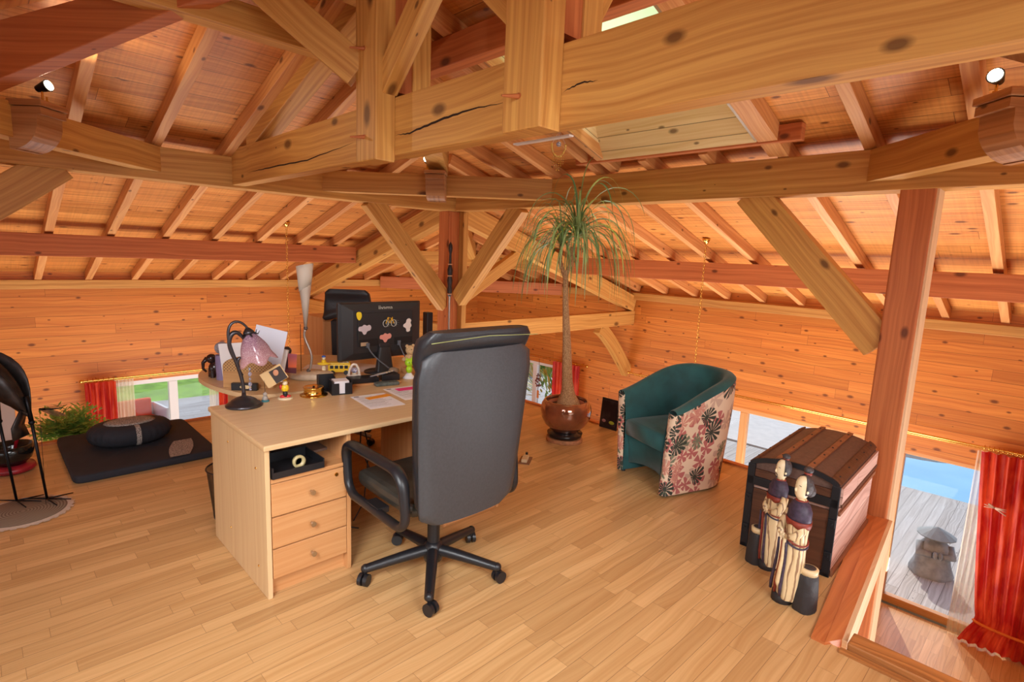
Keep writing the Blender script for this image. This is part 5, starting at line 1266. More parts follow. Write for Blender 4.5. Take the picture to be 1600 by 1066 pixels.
# ------------------------------------------------------------------ hanging chains of the pendant lamps
def chainlamp(x, y, ztop, zlow, label):
    t = thing('pendant_lamp', label, 'lamp', (x, y, zlow))
    h = ztop - zlow
    g = G(); g.lathe([(.0, h), (.045, h), (.04, h - .02), (.015, h - .06), (0, h - .06)], n=24); g.build('ceiling_cup', BRASS, t)
    g = G(); n = int((h - .06) / .040)
    for i in range(n):
        z = h - .06 - .040 * (i + .5); rot = (i % 2) * PI / 2
        g.tube([(.011 * _m.cos(a) * _m.cos(rot), .011 * _m.cos(a) * _m.sin(rot), z + .026 * _m.sin(a)) for a in [2 * PI * k / 10 for k in range(10)]], .0028, 5, closed=True)
    g.build('chain', BRASS, t)
    g = G(); g.lathe([(.02, .0), (.10, -.06), (.16, -.16), (.17, -.22), (.16, -.215), (.09, -.07), (.0, -.03)], n=32); g.build('shade', plain('cream_glass_shade', srgb(240, 226, 196), .4), t)
    g = G(); g.lathe([(0, .06), (.012, .05), (.03, .02), (.02, 0), (0, 0)], n=18); g.build('finial', BRASS, t)
    return t
chainlamp(2.90, 7.12, zy(7.12) + .115, -.10, 'brass chain lamp hanging beyond the floor edge, left of the cone lamp')
chainlamp(6.02, 3.02, zx(6.02) + .115, -.25, 'brass chain lamp hanging behind the teal armchair')
# suncatcher at the tie beam
t = thing('suncatcher', 'beaded brass suncatcher with crystal hanging above the palm', 'ornament', (3.36, 2.98, 2.53))
random.seed(5); AM = plain('amber_bead', srgb(222, 170, 80), .15, spec=1.0)
g = G()
for i in range(26): a = PI + PI * i / 25; g.ball((.055 * _m.cos(a) * .7, -.055 * _m.cos(a) * .7, -.05 + .095 * _m.sin(a)), random.uniform(.005, .010), n=8)
g.build('bead_ring', AM, t)
G().ball((0, 0, -.05), .020, n=14).build('crystal', CRY, t)
g = G()
for k in range(6):
    x = -.04 + .016 * k
    for j in range(int(8 - abs(k - 2.5) * 1.4)): g.ball((x * .7, -x * .7, -.145 - .017 * j), .0048, n=6)
g.build('bead_strands', AM, t)
g = G(); g.tube([(0, 0, -.03), (0, 0, .05)], .001, 4); g.tube([(-.038, .038, -.05), (0, 0, .05), (.038, -.038, -.05)], .001, 4); g.build('thread', PAPER, t)
tag(G().box((0, 0, 0), (.03, .34, .008), bev=.002).build('metal_strip', plain('pale_strip', srgb(214, 206, 200), .4), loc=(1.86, 1.75, 2.115)), 'thin pale strip fixed under the tie beam above the palm', 'strip')
# ------------------------------------------------------------------ things on the desk and the table
DZ = 0.7405
# tulip lamp
t = thing('tulip_lamp', 'wrought iron table lamp with a purple glass tulip shade, on the desk corner', 'lamp', (0.995, 3.055, DZ), .35)
PEW = plain('aged_pewter', srgb(78, 76, 80), .32, .75)
g = G(); g.lathe([(0, 0), (.092, 0), (.094, .008), (.082, .018), (.070, .022), (.062, .034), (.040, .046), (.028, .050), (.012, .056), (.010, .075), (0, .075)], n=40); g.build('base', PEW, t)
def bez(P, n=24):
    out = []
    for i in range(n + 1):
        q = i / n; pts = [Vector(p) for p in P]
        while len(pts) > 1: pts = [pts[k].lerp(pts[k + 1], q) for k in range(len(pts) - 1)]
        out.append(pts[0])
    return out
R_ = Vector((.88, -.46, 0)); 
def PR(a, z): return (a * .90, -a * .43, z)       # a: towards picture right
g = G(); P = bez([PR(0, .06), PR(.0, .16), PR(-.012, .26), PR(-.12, .37), PR(-.10, .50), PR(.0, .50), PR(.037, .405)], 34); g.tube(P, [.010 - .004 * i / 34 for i in range(35)], 10); g.build('stem', PEW, t)
g = G(); g.tube(bez([PR(-.02, .22), PR(-.11, .36), PR(-.045, .46), PR(.0, .40), PR(.012, .35)], 20), [.004 + .009 * _m.sin(PI * i / 20) for i in range(21)], 6); g.tube(bez([PR(0, .17), PR(-.05, .25), PR(-.01, .29), PR(.0, .25)], 12), [.003 + .005 * _m.sin(PI * i / 12) for i in range(13)], 6); g.build('leaf_scroll', PEW, t)
SH = bpy.data.materials.new('purple_glass'); SH.use_nodes = True; b = SH.node_tree.nodes['Principled BSDF']
N, L = SH.node_tree.nodes, SH.node_tree.links
tc = N.new('ShaderNodeTexCoord'); sp = N.new('ShaderNodeSeparateXYZ'); L.new(tc.outputs['Object'], sp.inputs[0])
mr = N.new('ShaderNodeMapRange'); mr.inputs['From Min'].default_value = .20; mr.inputs['From Max'].default_value = .38; L.new(sp.outputs[2], mr.inputs['Value'])
vo = N.new('ShaderNodeTexVoronoi'); vo.inputs['Scale'].default_value = 160; L.new(tc.outputs['Object'], vo.inputs['Vector'])
c = mixc(N, L, mr.outputs[0], srgb(204, 140, 140), srgb(112, 52, 108)); c = mixc(N, L, M_(N, L, 'MULTIPLY', vo.outputs['Distance'], .55), c, srgb(236, 214, 214)); L.new(c, b.inputs['Base Color'])
b.inputs['Alpha'].default_value = .82; b.inputs['Roughness'].default_value = .15
g = G(); rows = []; axs = Vector(PR(.035, .395)); dd = Vector(PR(.075, -.16)).normalized() if False else (Vector(PR(.040, 0)) + Vector((0, 0, -.15))).normalized()
e1 = dd.cross(Vector((0, 0, 1))).normalized(); e2 = dd.cross(e1)
for k in range(12):
    q = k / 11; r = .022 + .052 * _m.sin(q * PI * .62) + .030 * max(0, q - .75) * 3
    row = []
    for i in range(40):
        a = 2 * PI * i / 40; f = 1 + .10 * q * _m.cos(5 * a); row.append(axs + dd * (.155 * q + .018 * max(0, q - .6) * 2 * _m.cos(5 * a)) + (e1 * _m.cos(a) + e2 * _m.sin(a)) * r * f)
    rows.append(row)
g.grid(rows, closed=True); g.build('shade', SH, t, solid=.003)
g = G(); g.lathe([(.0, -.004), (.03, -.002), (.026, .012), (.010, .03), (0, .03)], axs, 20, rot=(-dd).to_track_quat('Z', 'Y').to_matrix())
for i in range(6): a = 2 * PI * i / 6; g.tube([axs + (e1 * _m.cos(a) + e2 * _m.sin(a)) * .018, axs + (e1 * _m.cos(a) + e2 * _m.sin(a)) * .045 + dd * .012, axs + (e1 * _m.cos(a) + e2 * _m.sin(a)) * .058 - dd * .004], [.006, .004, .001], 6)
g.build('calyx', PEW, t)
g = G(); g.tube([PR(.03, .21), PR(.033, .08)], .001, 4); 
for i in range(5): g.ball(PR(.033, .20 - .028 * i), .007 + .003 * (i % 2), (1, 1, 1.4), 8)
g.build('crystal_drop', CRY, t)
# cone torch lamp on the table
t = thing('cone_lamp', 'tall cone-shaped white paper lamp on a curved metal stem and stone-like foot', 'lamp', (1.565, 3.495, TZ))
STN = plain('cream_stone', srgb(214, 198, 172), .6, noise=.1, nscale=40)
g = G(); g.lathe([(0, 0), (.125, 0), (.138, .012), (.135, .034), (.12, .042), (0, .042)], n=40, sx=1.1, sy=.75, rot=RZ(-.75)); g.build('foot', STN, t)
g = G(); P = bez([(-.01, .01, .04), (.02, -.02, .14), (.015, -.015, .20), (-.05, .05, .26), (-.02, .02, .33)], 16); g.tube(P, .0085, 8); g.build('stem', plain('brushed_grey', srgb(176, 168, 158), .35, .6), t)
g = G(); g.ball((-.02, .02, .335), .014, n=14); g.ball((-.01, .01, .05), .014, n=14); g.build('joint_ball', plain('dark_ball', srgb(96, 84, 78), .4), t)
g = G(); g.cyl((-.045, .045, .0), (-.045, .045, .36), .0022, .0022, 6); g.build('side_rod', IRON, t)
def conemat():
    m, N, L, b = nmat('lamp_paper'); b.inputs['Base Color'].default_value = srgb(244, 238, 226); b.inputs['Roughness'].default_value = .6
    tl = N.new('ShaderNodeBsdfTranslucent'); tl.inputs[0].default_value = srgb(240, 226, 200); ms = N.new('ShaderNodeMixShader'); ms.inputs[0].default_value = .4; L.new(b.outputs[0], ms.inputs[1]); L.new(tl.outputs[0], ms.inputs[2]); L.new(ms.outputs[0], N['Material Output'].inputs[0]); return m
g = G(); rows = [[(-.02 + r * _m.cos(a), .02 + r * _m.sin(a), z + (tilt * .5) * (_m.cos(a + .8))) for a in [2 * PI * i / 36 for i in range(36)]] for (r, z, tilt) in ((.008, .345, 0), (.024, .50, 0), (.037, .60, .0), (.039, .61, .03))]
g.grid(rows, closed=True); g.build('lower_cone', plain('pearl_metal', srgb(206, 196, 182), .35, .3), t, solid=.0015)
g = G(); rows = [[(-.02 + r * _m.cos(a), .02 + r * _m.sin(a), z + tilt * (_m.cos(a + .8))) for a in [2 * PI * i / 36 for i in range(36)]] for (r, z, tilt) in ((.038, .595, .02), (.047, .68, .005), (.054, .75, .012))]
g.grid(rows, closed=True); g.build('paper_cone', conemat(), t, solid=.0012)
# monitor, seen from behind
MB_ = plain('monitor_black', srgb(44, 44, 46), .42); MB2 = plain('monitor_panel', srgb(34, 34, 36), .5)
t = thing('monitor', 'black computer monitor seen from behind with stickers, on the table', 'monitor', (2.06, 3.44, TZ), -.02)
g = G(); g.box((0, 0, .30), (.655, .022, .405), bev=.008)
rows = []
for (s, y) in ((1.0, -.010), (.96, -.024), (.72, -.040)): rows.append([(x * s * .99, y, .30 + z * (s if s > .9 else .74)) for x, z in rrect(.65, .40, .01, 2)])
g.grid(rows, closed=True, smooth=False); n = len(rows[-1]); g.add(rows[-1], [tuple(range(n))]); g.build('casing', MB_, t)
g = G(); g.box((.02, -.044, .315), (.44, .012, .235), bev=.004); g.build('rear_panel', MB2, t)
g = G(); g.box((-.12, -.0505, .222), (.15, .004, .05)); g.build('port_recess', plain('recess', srgb(14, 14, 16), .6), t); G().box((.16, -.0505, .222), (.15, .004, .05)).build('port_recess', plain('recess', srgb(14, 14, 16), .6), t)
G().box((-.155, -.0535, .215), (.055, .003, .025)).build('label_sticker', plain('sticker_tan', srgb(178, 150, 120), .6), t)
g = G(); rows = []
for (z, w_, d_) in ((.012, .13, .05), (.10, .11, .035), (.185, .085, .03)): rows.append([(x, -.055 + y, z) for x, y in rrect(w_, d_, .012, 3)])
g.grid(rows, closed=True); g.add(rows[-1], [tuple(range(len(rows[-1])))]); g.box((0, -.044, .19), (.08, .02, .04), bev=.006); g.build('stand_neck', MB_, t)
g = G(); g.lathe([(0, 0), (.13, 0), (.128, .010), (0, .014)], (0, -.02, 0), 40, sx=1.0, sy=.8); g.build('stand_foot', MB_, t)
for k, (x0, x1) in enumerate(((-.13, -.01), (.12, .16))):
    g = G(); g.tube(bez([(x0, -.06, .20), (x0 + .01, -.09, .12), (x1, -.14, .06), (x1 + .03, -.15, .01)], 14), .005, 6); g.box((x0, -.055, .205), (.022, .018, .035), bev=.003); g.build('cable', plain('cable_grey', srgb(96, 100, 108), .5), t)
def textobj(name, body, size, mat, parent, loc, rot, ext=.0008):
    cu = bpy.data.curves.new(name, 'FONT'); cu.body = body; cu.size = size; cu.extrude = ext; cu.align_x = 'CENTER'; cu.align_y = 'CENTER'
    o = bpy.data.objects.new(name, cu); COL.objects.link(o); dg = bpy.context.evaluated_depsgraph_get(); me = bpy.data.meshes.new_from_object(o.evaluated_get(dg)); bpy.data.objects.remove(o)
    o = bpy.data.objects.new(name, me); COL.objects.link(o); me.materials.clear(); me.materials.append(mat); o.parent = parent; o.location = loc; o.rotation_euler = rot; return o
textobj('brand_lettering', 'iiyama', .046, plain('logo_silver', srgb(190, 192, 180), .4), t, (.02, -.036, .462), (PI / 2 - .12, 0, 0), .001)
def blob(name, mat, cx, cz, pts, lab=None, k=1.0):
    g = G(); P = chaikin([(x * k, z * k) for x, z in pts], 2); n = len(P); g.add([(cx + x, -.0535, cz + z) for x, z in P], [tuple(range(n))]); g.add([(cx + x, -.0505, cz + z) for x, z in P], [tuple(range(n))[::-1]])
    g.add([(cx + x, -.0535, cz + z) for x, z in P] + [(cx + x, -.0505, cz + z) for x, z in P], [(i, (i + 1) % n, n + (i + 1) % n, n + i) for i in range(n)]); o = g.build(name, mat, t); return tag(o, lab)
cloud = [(-.045, -.01), (-.04, .018), (-.018, .016), (-.005, .030), (.015, .018), (.030, .028), (.045, .010), (.036, -.010), (.014, -.012), (.006, -.032), (-.010, -.034), (-.018, -.012)]
blob('cloud_sticker', plain('sticker_lilac', srgb(206, 190, 194), .6), -.150, .320, cloud, 'pale lilac cloud sticker', 1.15)
blob('cloud_sticker', plain('sticker_pink', srgb(226, 150, 134), .6), .012, .252, cloud, 'pink cloud sticker', 1.1)
blob('cloud_sticker', plain('sticker_white', srgb(226, 212, 204), .6), .195, .330, [(z, x) for x, z in cloud], 'whitish cloud sticker', 1.15)
blob('sun_sticker', plain('sticker_yellow', srgb(236, 206, 40), .6), -.195, .415, [(-.018, .016), (.0, .024), (.016, .018), (.018, -.008), (.004, -.03), (-.012, -.016)], 'yellow sticker', 1.2)
bike = G(); 
for x in (-.035, .030): bike.tube([(.045 + x + .021 * _m.cos(a), -.057, .352 + .024 * _m.sin(a)) for a in [2 * PI * i / 18 for i in range(18)]], .0022, 5, closed=True); [bike.tube([(.045 + x, -.057, .352), (.07 + x + .021 * _m.cos(a), -.057, .352 + .024 * _m.sin(a))], .0006, 3) for a in [PI * i / 4 for i in range(8)]]
bo = bike.build('bicycle_sticker', plain('chrome_line', srgb(206, 206, 200), .3), t)
g = G(); Fm = [(.035, .352), (.052, .395), (.085, .385), (.065, .355), (.052, .395)]; g.tube([(x - .025, -.058, z) for x, z in Fm], .003, 5); g.tube([(.060, -.058, .385), (.075, -.058, .352), (.041, -.058, .356), (.063, -.058, .395)], .0035, 5); g.build('bicycle_frame', plain('bike_yellow', srgb(238, 180, 40), .4), bo)
# second small speaker on the table, right of the monitor
t2 = thing('desk_speaker', 'slim black speaker standing right of the monitor', 'speaker', (2.53, 3.52, TZ)); G().box((0, 0, .20), (.055, .06, .40), bev=.006).build('cabinet', BLACK, t2); G().cyl((0, 0.031, .26), (0, .034, .26), .022, .022, 20).build('cone', MB2, t2)
# letter box with papers
BOXW = wood('box_wood', srgb(196, 150, 98), srgb(166, 116, 66), .5, grain=.6, var=.05)
def latt():
    m, N, L, b = nmat('cane_lattice'); tc = N.new('ShaderNodeTexCoord'); mp = N.new('ShaderNodeMapping'); mp.inputs['Scale'].default_value = (52, 52, 52); L.new(tc.outputs['UV'], mp.inputs[0]); sp = N.new('ShaderNodeSeparateXYZ'); L.new(mp.outputs[0], sp.inputs[0])
    u2 = M_(N, L, 'ADD', sp.outputs[0], sp.outputs[1]); v2 = M_(N, L, 'SUBTRACT', sp.outputs[0], sp.outputs[1]); a = M_(N, L, 'LESS_THAN', M_(N, L, 'FRACT', u2), .42); c_ = M_(N, L, 'LESS_THAN', M_(N, L, 'FRACT', v2), .42); f = M_(N, L, 'MULTIPLY', a, c_)
    L.new(mixc(N, L, f, srgb(190, 146, 92), srgb(60, 36, 20)), b.inputs['Base Color']); b.inputs['Roughness'].default_value = .6; return m
LAT = latt()
t = thing('letter_box', 'wooden letter holder with cane lattice front, full of papers', 'letter holder', (1.20, 3.50, TZ), -.72)
g = G(); g.box((0, -.07, .05), (.30, .012, .10), ax=0); g.box((0, .07, .06), (.30, .012, .12), ax=0); g.box((-.145, 0, .05), (.012, .14, .10), ax=1); g.box((.145, 0, .05), (.012, .14, .10), ax=1); g.box((0, 0, .005), (.29, .13, .01)); g.build('lower_box', BOXW, t)
g = G(); pts = [(-.15, .10), (.15, .10), (.15, .13)] + [(.15 * _m.cos(a), .13 + .065 * _m.sin(a)) for a in [PI * i / 14 for i in range(1, 14)]] + [(-.15, .13)]
g.add([(x, -.076, z) for x, z in pts] + [(x, -.064, z) for x, z in pts], [tuple(range(len(pts))), tuple(range(len(pts), 2 * len(pts)))[::-1]] + [(i, len(pts) + i, len(pts) + (i + 1) % len(pts), (i + 1) % len(pts)) for i in range(len(pts))]); g.build('lattice_front', LAT, t)
g = G(); g.box((.145, 0, .115), (.012, .14, .05)); g.build('lattice_end', LAT, t)
for i, (x, y, h, w_, ti, col, lb) in enumerate(((-.06, -.045, .25, .20, -.1, srgb(236, 234, 236), 'white letter sheet in the wooden letter holder, lower left one'), (.055, -.02, .34, .19, .22, srgb(224, 230, 246), 'tall tilted bluish-white sheet in the wooden letter holder'), (-.03, .005, .22, .22, .0, srgb(150, 50, 50), 'dark red booklet in the wooden letter holder'), (.12, .03, .23, .05, .1, srgb(230, 200, 160), 'stack of cream envelopes at the right end of the letter holder'), (.13, .05, .21, .06, .2, srgb(236, 232, 230), 'white envelopes behind the cream ones in the letter holder'))):
    g = G(); th3 = .003 if i < 2 else .018; g.box((0, 0, h / 2), (w_, th3, h), rot=None); o = g.build('paper_sheet' if i < 2 else ('booklet' if i == 2 else 'envelopes'), plain('pap%d' % i, col, .7)); o.rotation_euler = (0, ti, -.72)
    wp = Vector((1.20, 3.50, TZ + .012)) + RZ(-.72) @ Vector((x, y, .0)); o.location = wp + Vector((0, 0, abs(_m.sin(ti)) * w_ * .5)); tag(o, lb, 'paper')
# elephant-like dark carving and grey brush ball at the left end
t = thing('dark_carving', 'glossy dark carved animal at the left end of the table', 'carving', (1.09, 3.86, TZ))
EB = plain('ebony', srgb(46, 30, 30), .2)
g = G(); g.ball((0, 0, .055), .045, (1, .8, 1.15), 16); g.ball((-.02, .015, .12), .032, (1, .9, 1), 14); g.ball((.012, -.01, .085), .034, n=12)
g.tube([(-.04, .035, .12), (-.062, .05, .09), (-.062, .05, .05), (-.045, .04, .03)], [.016, .012, .009, .007], 8); [g.cyl((sx * .025, sy * .02, 0), (sx * .022, sy * .018, .05), .016, .018, 10) for sx in (-1, 1) for sy in (-1, 1)]; g.build('body', EB, t)
tag(G().ball((0, 0, 0), .042, (1, 1, .95), 18).build('wool_ball', plain('grey_wool', srgb(150, 146, 154), .95, noise=.3, nscale=60, bump=1.0), loc=(1.10, 3.76, TZ + .205)), 'grey fluffy ball on the letters behind the tulip lamp', 'ball')
tag(G().cyl((0, 0, 0), (0, 0, .16), .036, .04, 20).build('round_box', plain('violet_box', srgb(140, 128, 168), .6), loc=(1.10, 3.76, TZ)), 'violet round box behind the letter holder', 'box')
# black watch box lying in front of the letter holder
t = thing('picture_tin', 'black flat tin with a pale shape, before the letter holder', 'tin', (1.115, 3.40, TZ), -.72)
G().box((0, 0, .022), (.15, .03, .044), bev=.003).build('tin_body', BLACK, t); G().ball((.01, -.0155, .022), .016, (2.2, .06, .7), 14).build('pale_print', plain('print_cream', srgb(220, 196, 150), .5), t)
# photo holders
def photohold(name, lab, x, y, z, rz, w_, h, mat, mat2, extra):
    t = thing(name, lab, 'photo', (x, y, z), rz); return t
t = thing('photo_card', 'sepia portrait photo card clipped above a tiny figure', 'photo', (1.115, 3.08, DZ), -.60)
G().ball((0, 0, .018), .016, (1, 1, 1), 12).ball((0, 0, .042), .012, n=10).build('tiny_figure', plain('figure_grey', srgb(170, 160, 150), .6), t); G().lathe([(0, 0), (.022, 0), (.02, .008), (0, .01)], n=16).build('figure_base', plain('teal_red', srgb(60, 120, 130), .5), t)
G().cyl((0, 0, .05), (-.002, 0, .12), .0012, .0012, 5).build('wire', IRON, t)
g = G(); g.box((.050, .0, .145), (.125, .0015, .09), rot=RY(-.55)); pc = g.build('card', plain('sepia_card', srgb(222, 184, 130), .5), t)
g = G(); g.box((.072, -.0015, .153), (.07, .0012, .078), rot=RY(-.55)); g.build('dark_coat', plain('sepia_dark', srgb(60, 48, 46), .5), pc)
g = G(); g.ball((.060, -.003, .165), .015, (1, .1, 1.2), 12); g.build('face', plain('sepia_face', srgb(206, 140, 104), .5), pc)
t = thing('photo_card', 'sunset photo card with a dark tower, on the table', 'photo', (1.37, 3.42, TZ), -.72)
def sunset():
    m, N, L, b = nmat('sunset_print'); tc = N.new('ShaderNodeTexCoord'); sp = N.new('ShaderNodeSeparateXYZ'); L.new(tc.outputs['Object'], sp.inputs[0]); cr = N.new('ShaderNodeValToRGB'); e = cr.color_ramp.elements
    e[0].position = 0; e[0].color = srgb(90, 40, 60); e[1].position = 1; e[1].color = srgb(170, 84, 96); x = e.new(.35); x.color = srgb(110, 50, 60); x = e.new(.42); x.color = srgb(246, 120, 70)
    mr = N.new('ShaderNodeMapRange'); mr.inputs['From Min'].default_value = .06; mr.inputs['From Max'].default_value = .18; L.new(sp.outputs[2], mr.inputs['Value']); L.new(mr.outputs[0], cr.inputs[0]); L.new(cr.outputs[0], b.inputs['Base Color']); b.inputs['Roughness'].default_value = .3; return m
G().box((-.0, 0, .135), (.135, .0015, .125), rot=RY(.06)).build('card', sunset(), t); G().box((.0, -.0015, .135), (.030, .001, .08)).box((.0, -.0015, .180), (.012, .001, .02)).build('tower', plain('tower_dark', srgb(66, 30, 44), .5), t)
g = G(); g.lathe([(0, 0), (.02, 0), (.018, .01), (0, .012)], n=16); g.cyl((0, 0, .01), (0, 0, .07), .0015, .0015, 5); g.build('clip_stand', BRASS, t)
# boy figurine in yellow and red
t = thing('toy_figurine', 'small figurine in yellow and red on a cream base, next to the brass clock', 'figurine', (1.225, 3.075, DZ), -.3)
YE, RE, BLU, CREAM = plain('toy_yellow', srgb(240, 200, 40), .4), plain('toy_red', srgb(200, 40, 44), .4), plain('toy_blue', srgb(50, 90, 180), .5), plain('toy_cream', srgb(240, 222, 186), .5)
G().lathe([(0, 0), (.042, 0), (.040, .006), (0, .008)], n=20).build('base', CREAM, t); G().ball((-.012, 0, .014), .014, (1.3, 1, .7), 10).ball((.016, 0, .014), .012, (1.3, 1, .7), 10).build('shoes', RE, t)
G().lathe([(.012, .015), (.014, .03), (.012, .045)], n=12).build('legs', BLACK, t); G().ball((0, 0, .062), .022, (1, .8, 1.1), 12).build('shirt', YE, t); G().ball((0, -.003, .092), .015, n=12).build('head', CREAM, t)
G().ball((-.022, 0, .07), .012, (.8, .6, 1.3), 8).build('bag', RE, t); G().ball((0, .002, .102), .013, (1, 1, .6), 10).build('hair', YE, t)
# brass table clock
t = thing('brass_clock', 'round brass table clock lying near the front of the desk items', 'clock', (1.385, 3.055, DZ))
G().lathe([(0, 0), (.078, 0), (.078, .006), (.060, .009), (.056, .012), (.056, .046), (.060, .050), (.056, .054), (.050, .052)], n=40).build('drum', BRASS, t); G().lathe([(.050, .050), (0, .051)], n=32).build('dial', plain('dial_grey', srgb(206, 202, 196), .3), t); G().lathe([(.006, .052), (.006, .056), (0, .057)], n=12).build('pivot', IRON, t)
# memo holders
t = thing('memo_holder', 'black plastic memo holder with white note sheets', 'holder', (1.535, 3.02, DZ), -.25)
g = G(); g.box((0, 0, .003), (.12, .10, .006)); 
for x in (-.058, .058):
    pp = [(-.05, 0), (.05, 0), (.05, .055), (.02, .085), (-.05, .085)]; g.add([(x - .002, y, z) for y, z in pp] + [(x + .002, y, z) for y, z in pp], [tuple(range(5)), tuple(range(5, 10))[::-1]] + [(i, 5 + i, 5 + (i + 1) % 5, (i + 1) % 5) for i in range(5)])
g.box((-.038, -.049, .035), (.042, .003, .07)); g.box((.038, -.049, .035), (.042, .003, .07)); g.box((0, .049, .04), (.12, .003, .08)); g.build('holder_shell', BLACK, t)
G().box((0, 0, .043), (.085, .085, .075)).build('note_block', PAPER, t)
t = thing('black_tray', 'black upright file tray behind the memo holder', 'tray', (1.49, 3.115, DZ), -.25); g = G(); g.box((0, 0, .003), (.10, .05, .006)); g.box((-.048, 0, .05), (.004, .05, .10)); g.box((.048, 0, .045), (.004, .05, .09)); g.box((0, .024, .05), (.10, .003, .10)); g.build('shell', BLACK, t)
# yellow toy bus and toy aeroplane figure
t = thing('toy_bus', 'yellow toy bus with luggage on its roof, behind the memo holder', 'toy', (1.775, 3.50, TZ), -.55)
G().box((0, 0, .045), (.15, .06, .055), bev=.008).build('body', YE, t); G().box((0, 0, .078), (.145, .055, .012), bev=.004).build('roof', YE, t)
for i in range(4): G().box((-.05 + .032 * i, -.031, .055), (.022, .003, .022)).build('side_window', BLACK, t)
for sx in (-1, 1):
    for sy in (-1, 1): G().cyl((sx * .045, sy * .026, .016), (sx * .045, sy * .034, .016), .016, .016, 16).build('wheel', BLACK, t)
for k in range(5): G().cyl((.0 + .014 * k, -.01, .084), (.0 + .014 * k, -.01, .115), .006, .006, 8).build('luggage', plain('toy_silver', srgb(196, 190, 180), .4), t)
t = thing('toy_pilot', 'small yellow toy with a blue cap left of the toy bus', 'toy', (1.66, 3.50, TZ), -.5)
G().lathe([(0, 0), (.022, 0), (.014, .02), (.012, .07), (.0, .07)], n=14).build('stand', CREAM, t); G().ball((0, 0, .085), .022, (2.0, .8, .5), 12).build('wing', YE, t); G().ball((0, 0, .10), .016, n=12).build('body', YE, t); G().ball((0, 0, .125), .013, n=10).build('head', CREAM, t); G().ball((0, 0, .135), .014, (1, 1, .6), 10).build('cap', BLU, t)
# snow globe frame toy, pen tray, phone
t = thing('arch_ornament', 'white arch ornament with a tiny glass globe on the pen tray', 'ornament', (1.735, 3.22, DZ + .045), -.25)
WC = plain('toy_white', srgb(236, 224, 208), .5); g = G(); g.tube(bez([(-.035, 0, 0), (-.03, 0, .10), (.03, 0, .10), (.035, 0, 0)], 16), .008, 8); g.box((0, .01, .003), (.08, .04, .006)); g.build('arch', WC, t); G().ball((0, 0, .035), .02, n=14).build('globe', CRY, t); G().ball((0, 0, .012), .014, (1, 1, .6), 10).build('globe_base', CREAM, t)
t = thing('pen_tray', 'black pen tray on a wooden board behind the letters', 'tray', (1.80, 3.15, DZ), -.25)
G().box((.03, 0, .006), (.34, .13, .012), bev=.005).build('wooden_board', W_DRAW, t); g = G(); g.box((-.04, 0, .028), (.19, .10, .032), bev=.004); g.box((.14, .01, .032), (.12, .09, .04), bev=.004); g.build('tray_block', BLACK, t)
for i in range(7): G().cyl((.0 + .012 * i, -.035 + .01 * i, .05), (.11 + .012 * i, -.02 + .01 * i, .062), .0035, .0035, 8).build('pencil', CREAM if i % 2 else plain('pencil_grey', srgb(150, 150, 160), .5), t)
tag(G().box((0, 0, .011), (.155, .055, .022), bev=.006).box((0, 0, .0225), (.13, .04, .002)).build('pencil_case', plain('grey_green_case', srgb(92, 104, 100), .5, noise=.3, nscale=60), loc=(1.865, 3.035, DZ), rotz=-.2), 'flat grey-green case on the desk before the pen tray', 'case')
# green cat toy, mushroom, bear
t = thing('green_toy', 'bright green cat toy on a white paper foot, beside the office chair back', 'toy', (2.10, 3.13, DZ))
LG = plain('lime_plastic', srgb(170, 220, 40), .3); g = G(); g.lathe([(0, 0), (.045, 0), (.030, .015), (.016, .035), (0, .035)], n=14); g.build('foot', PAPER, t)
G().ball((0, 0, .06), .024, (1, .9, 1.15), 14).build('body', LG, t); g = G(); g.ball((0, 0, .108), .030, (1.05, .95, .95), 16); [g.cyl((s * .018, 0, .128), (s * .024, 0, .145), .009, .002, 8) for s in (-1, 1)]; g.build('head', LG, t); g = G(); [g.ball((s * .011 - .006, -.026, .112), .004, n=6) for s in (-1, 1)]; g.build('eyes', BLACK, t)
t = thing('mushroom_ornament', 'small glazed mushroom ornament left of the green toy', 'ornament', (2.02, 3.20, DZ)); G().lathe([(0, 0), (.018, 0), (.015, .03), (.013, .04)], n=14).build('stem', CREAM, t); G().lathe([(.0, .038), (.034, .038), (.036, .048), (.026, .066), (0, .074)], n=20).build('cap', plain('mush_grey', srgb(140, 120, 100), .3, noise=.3, nscale=30), t)
t = thing('teddy_bear', 'beige teddy bear sitting on a wooden block by the monitor', 'toy', (2.20, 3.27, TZ + .001)); TD = plain('teddy_plush', srgb(206, 172, 126), .95, noise=.15, nscale=80, bump=.8)
G().box((0, 0, .02), (.10, .08, .04), bev=.004).build('wooden_block', W_DRAW, t); g = G(); g.ball((0, 0, .095), .042, (1, .9, 1.15), 14); g.ball((0, -.005, .165), .036, n=14); [g.ball((s * .026, 0, .195), .013, n=8) for s in (-1, 1)]; [g.ball((s * .045, -.01, .105), .020, (1.5, .9, .8), 10) for s in (-1, 1)]; [g.ball((s * .03, -.035, .06), .022, (1, 1.3, .9), 10) for s in (-1, 1)]; g.ball((0, -.036, .158), .015, n=8); g.build('plush_body', TD, t)
g = G(); [g.ball((s * .013, -.036, .175), .004, n=6) for s in (-1, 1)]; g.ball((0, -.050, .162), .005, n=6); g.build('eyes_and_nose', BLACK, t)
# three dark stones on a wire
t = thing('stone_ornament', 'three dark round stones on wires behind the sunset photo', 'ornament', (1.54, 3.94, TZ)); SN = plain('dark_stone', srgb(74, 66, 66), .6, bump=.5, nscale=50)
for (x, z) in ((-.045, .115), (0.0, .075), (.05, .12)): G().ball((x * .7, -x * .7, z), .032, n=16).build('stone', SN, t); G().tube([(x * .7, -x * .7, z - .02), (x * .3, -x * .3, .01)], .002, 5).build('wire', IRON, t)
G().lathe([(0, 0), (.03, 0), (.028, .008), (0, .01)], n=16).build('base', IRON, t)
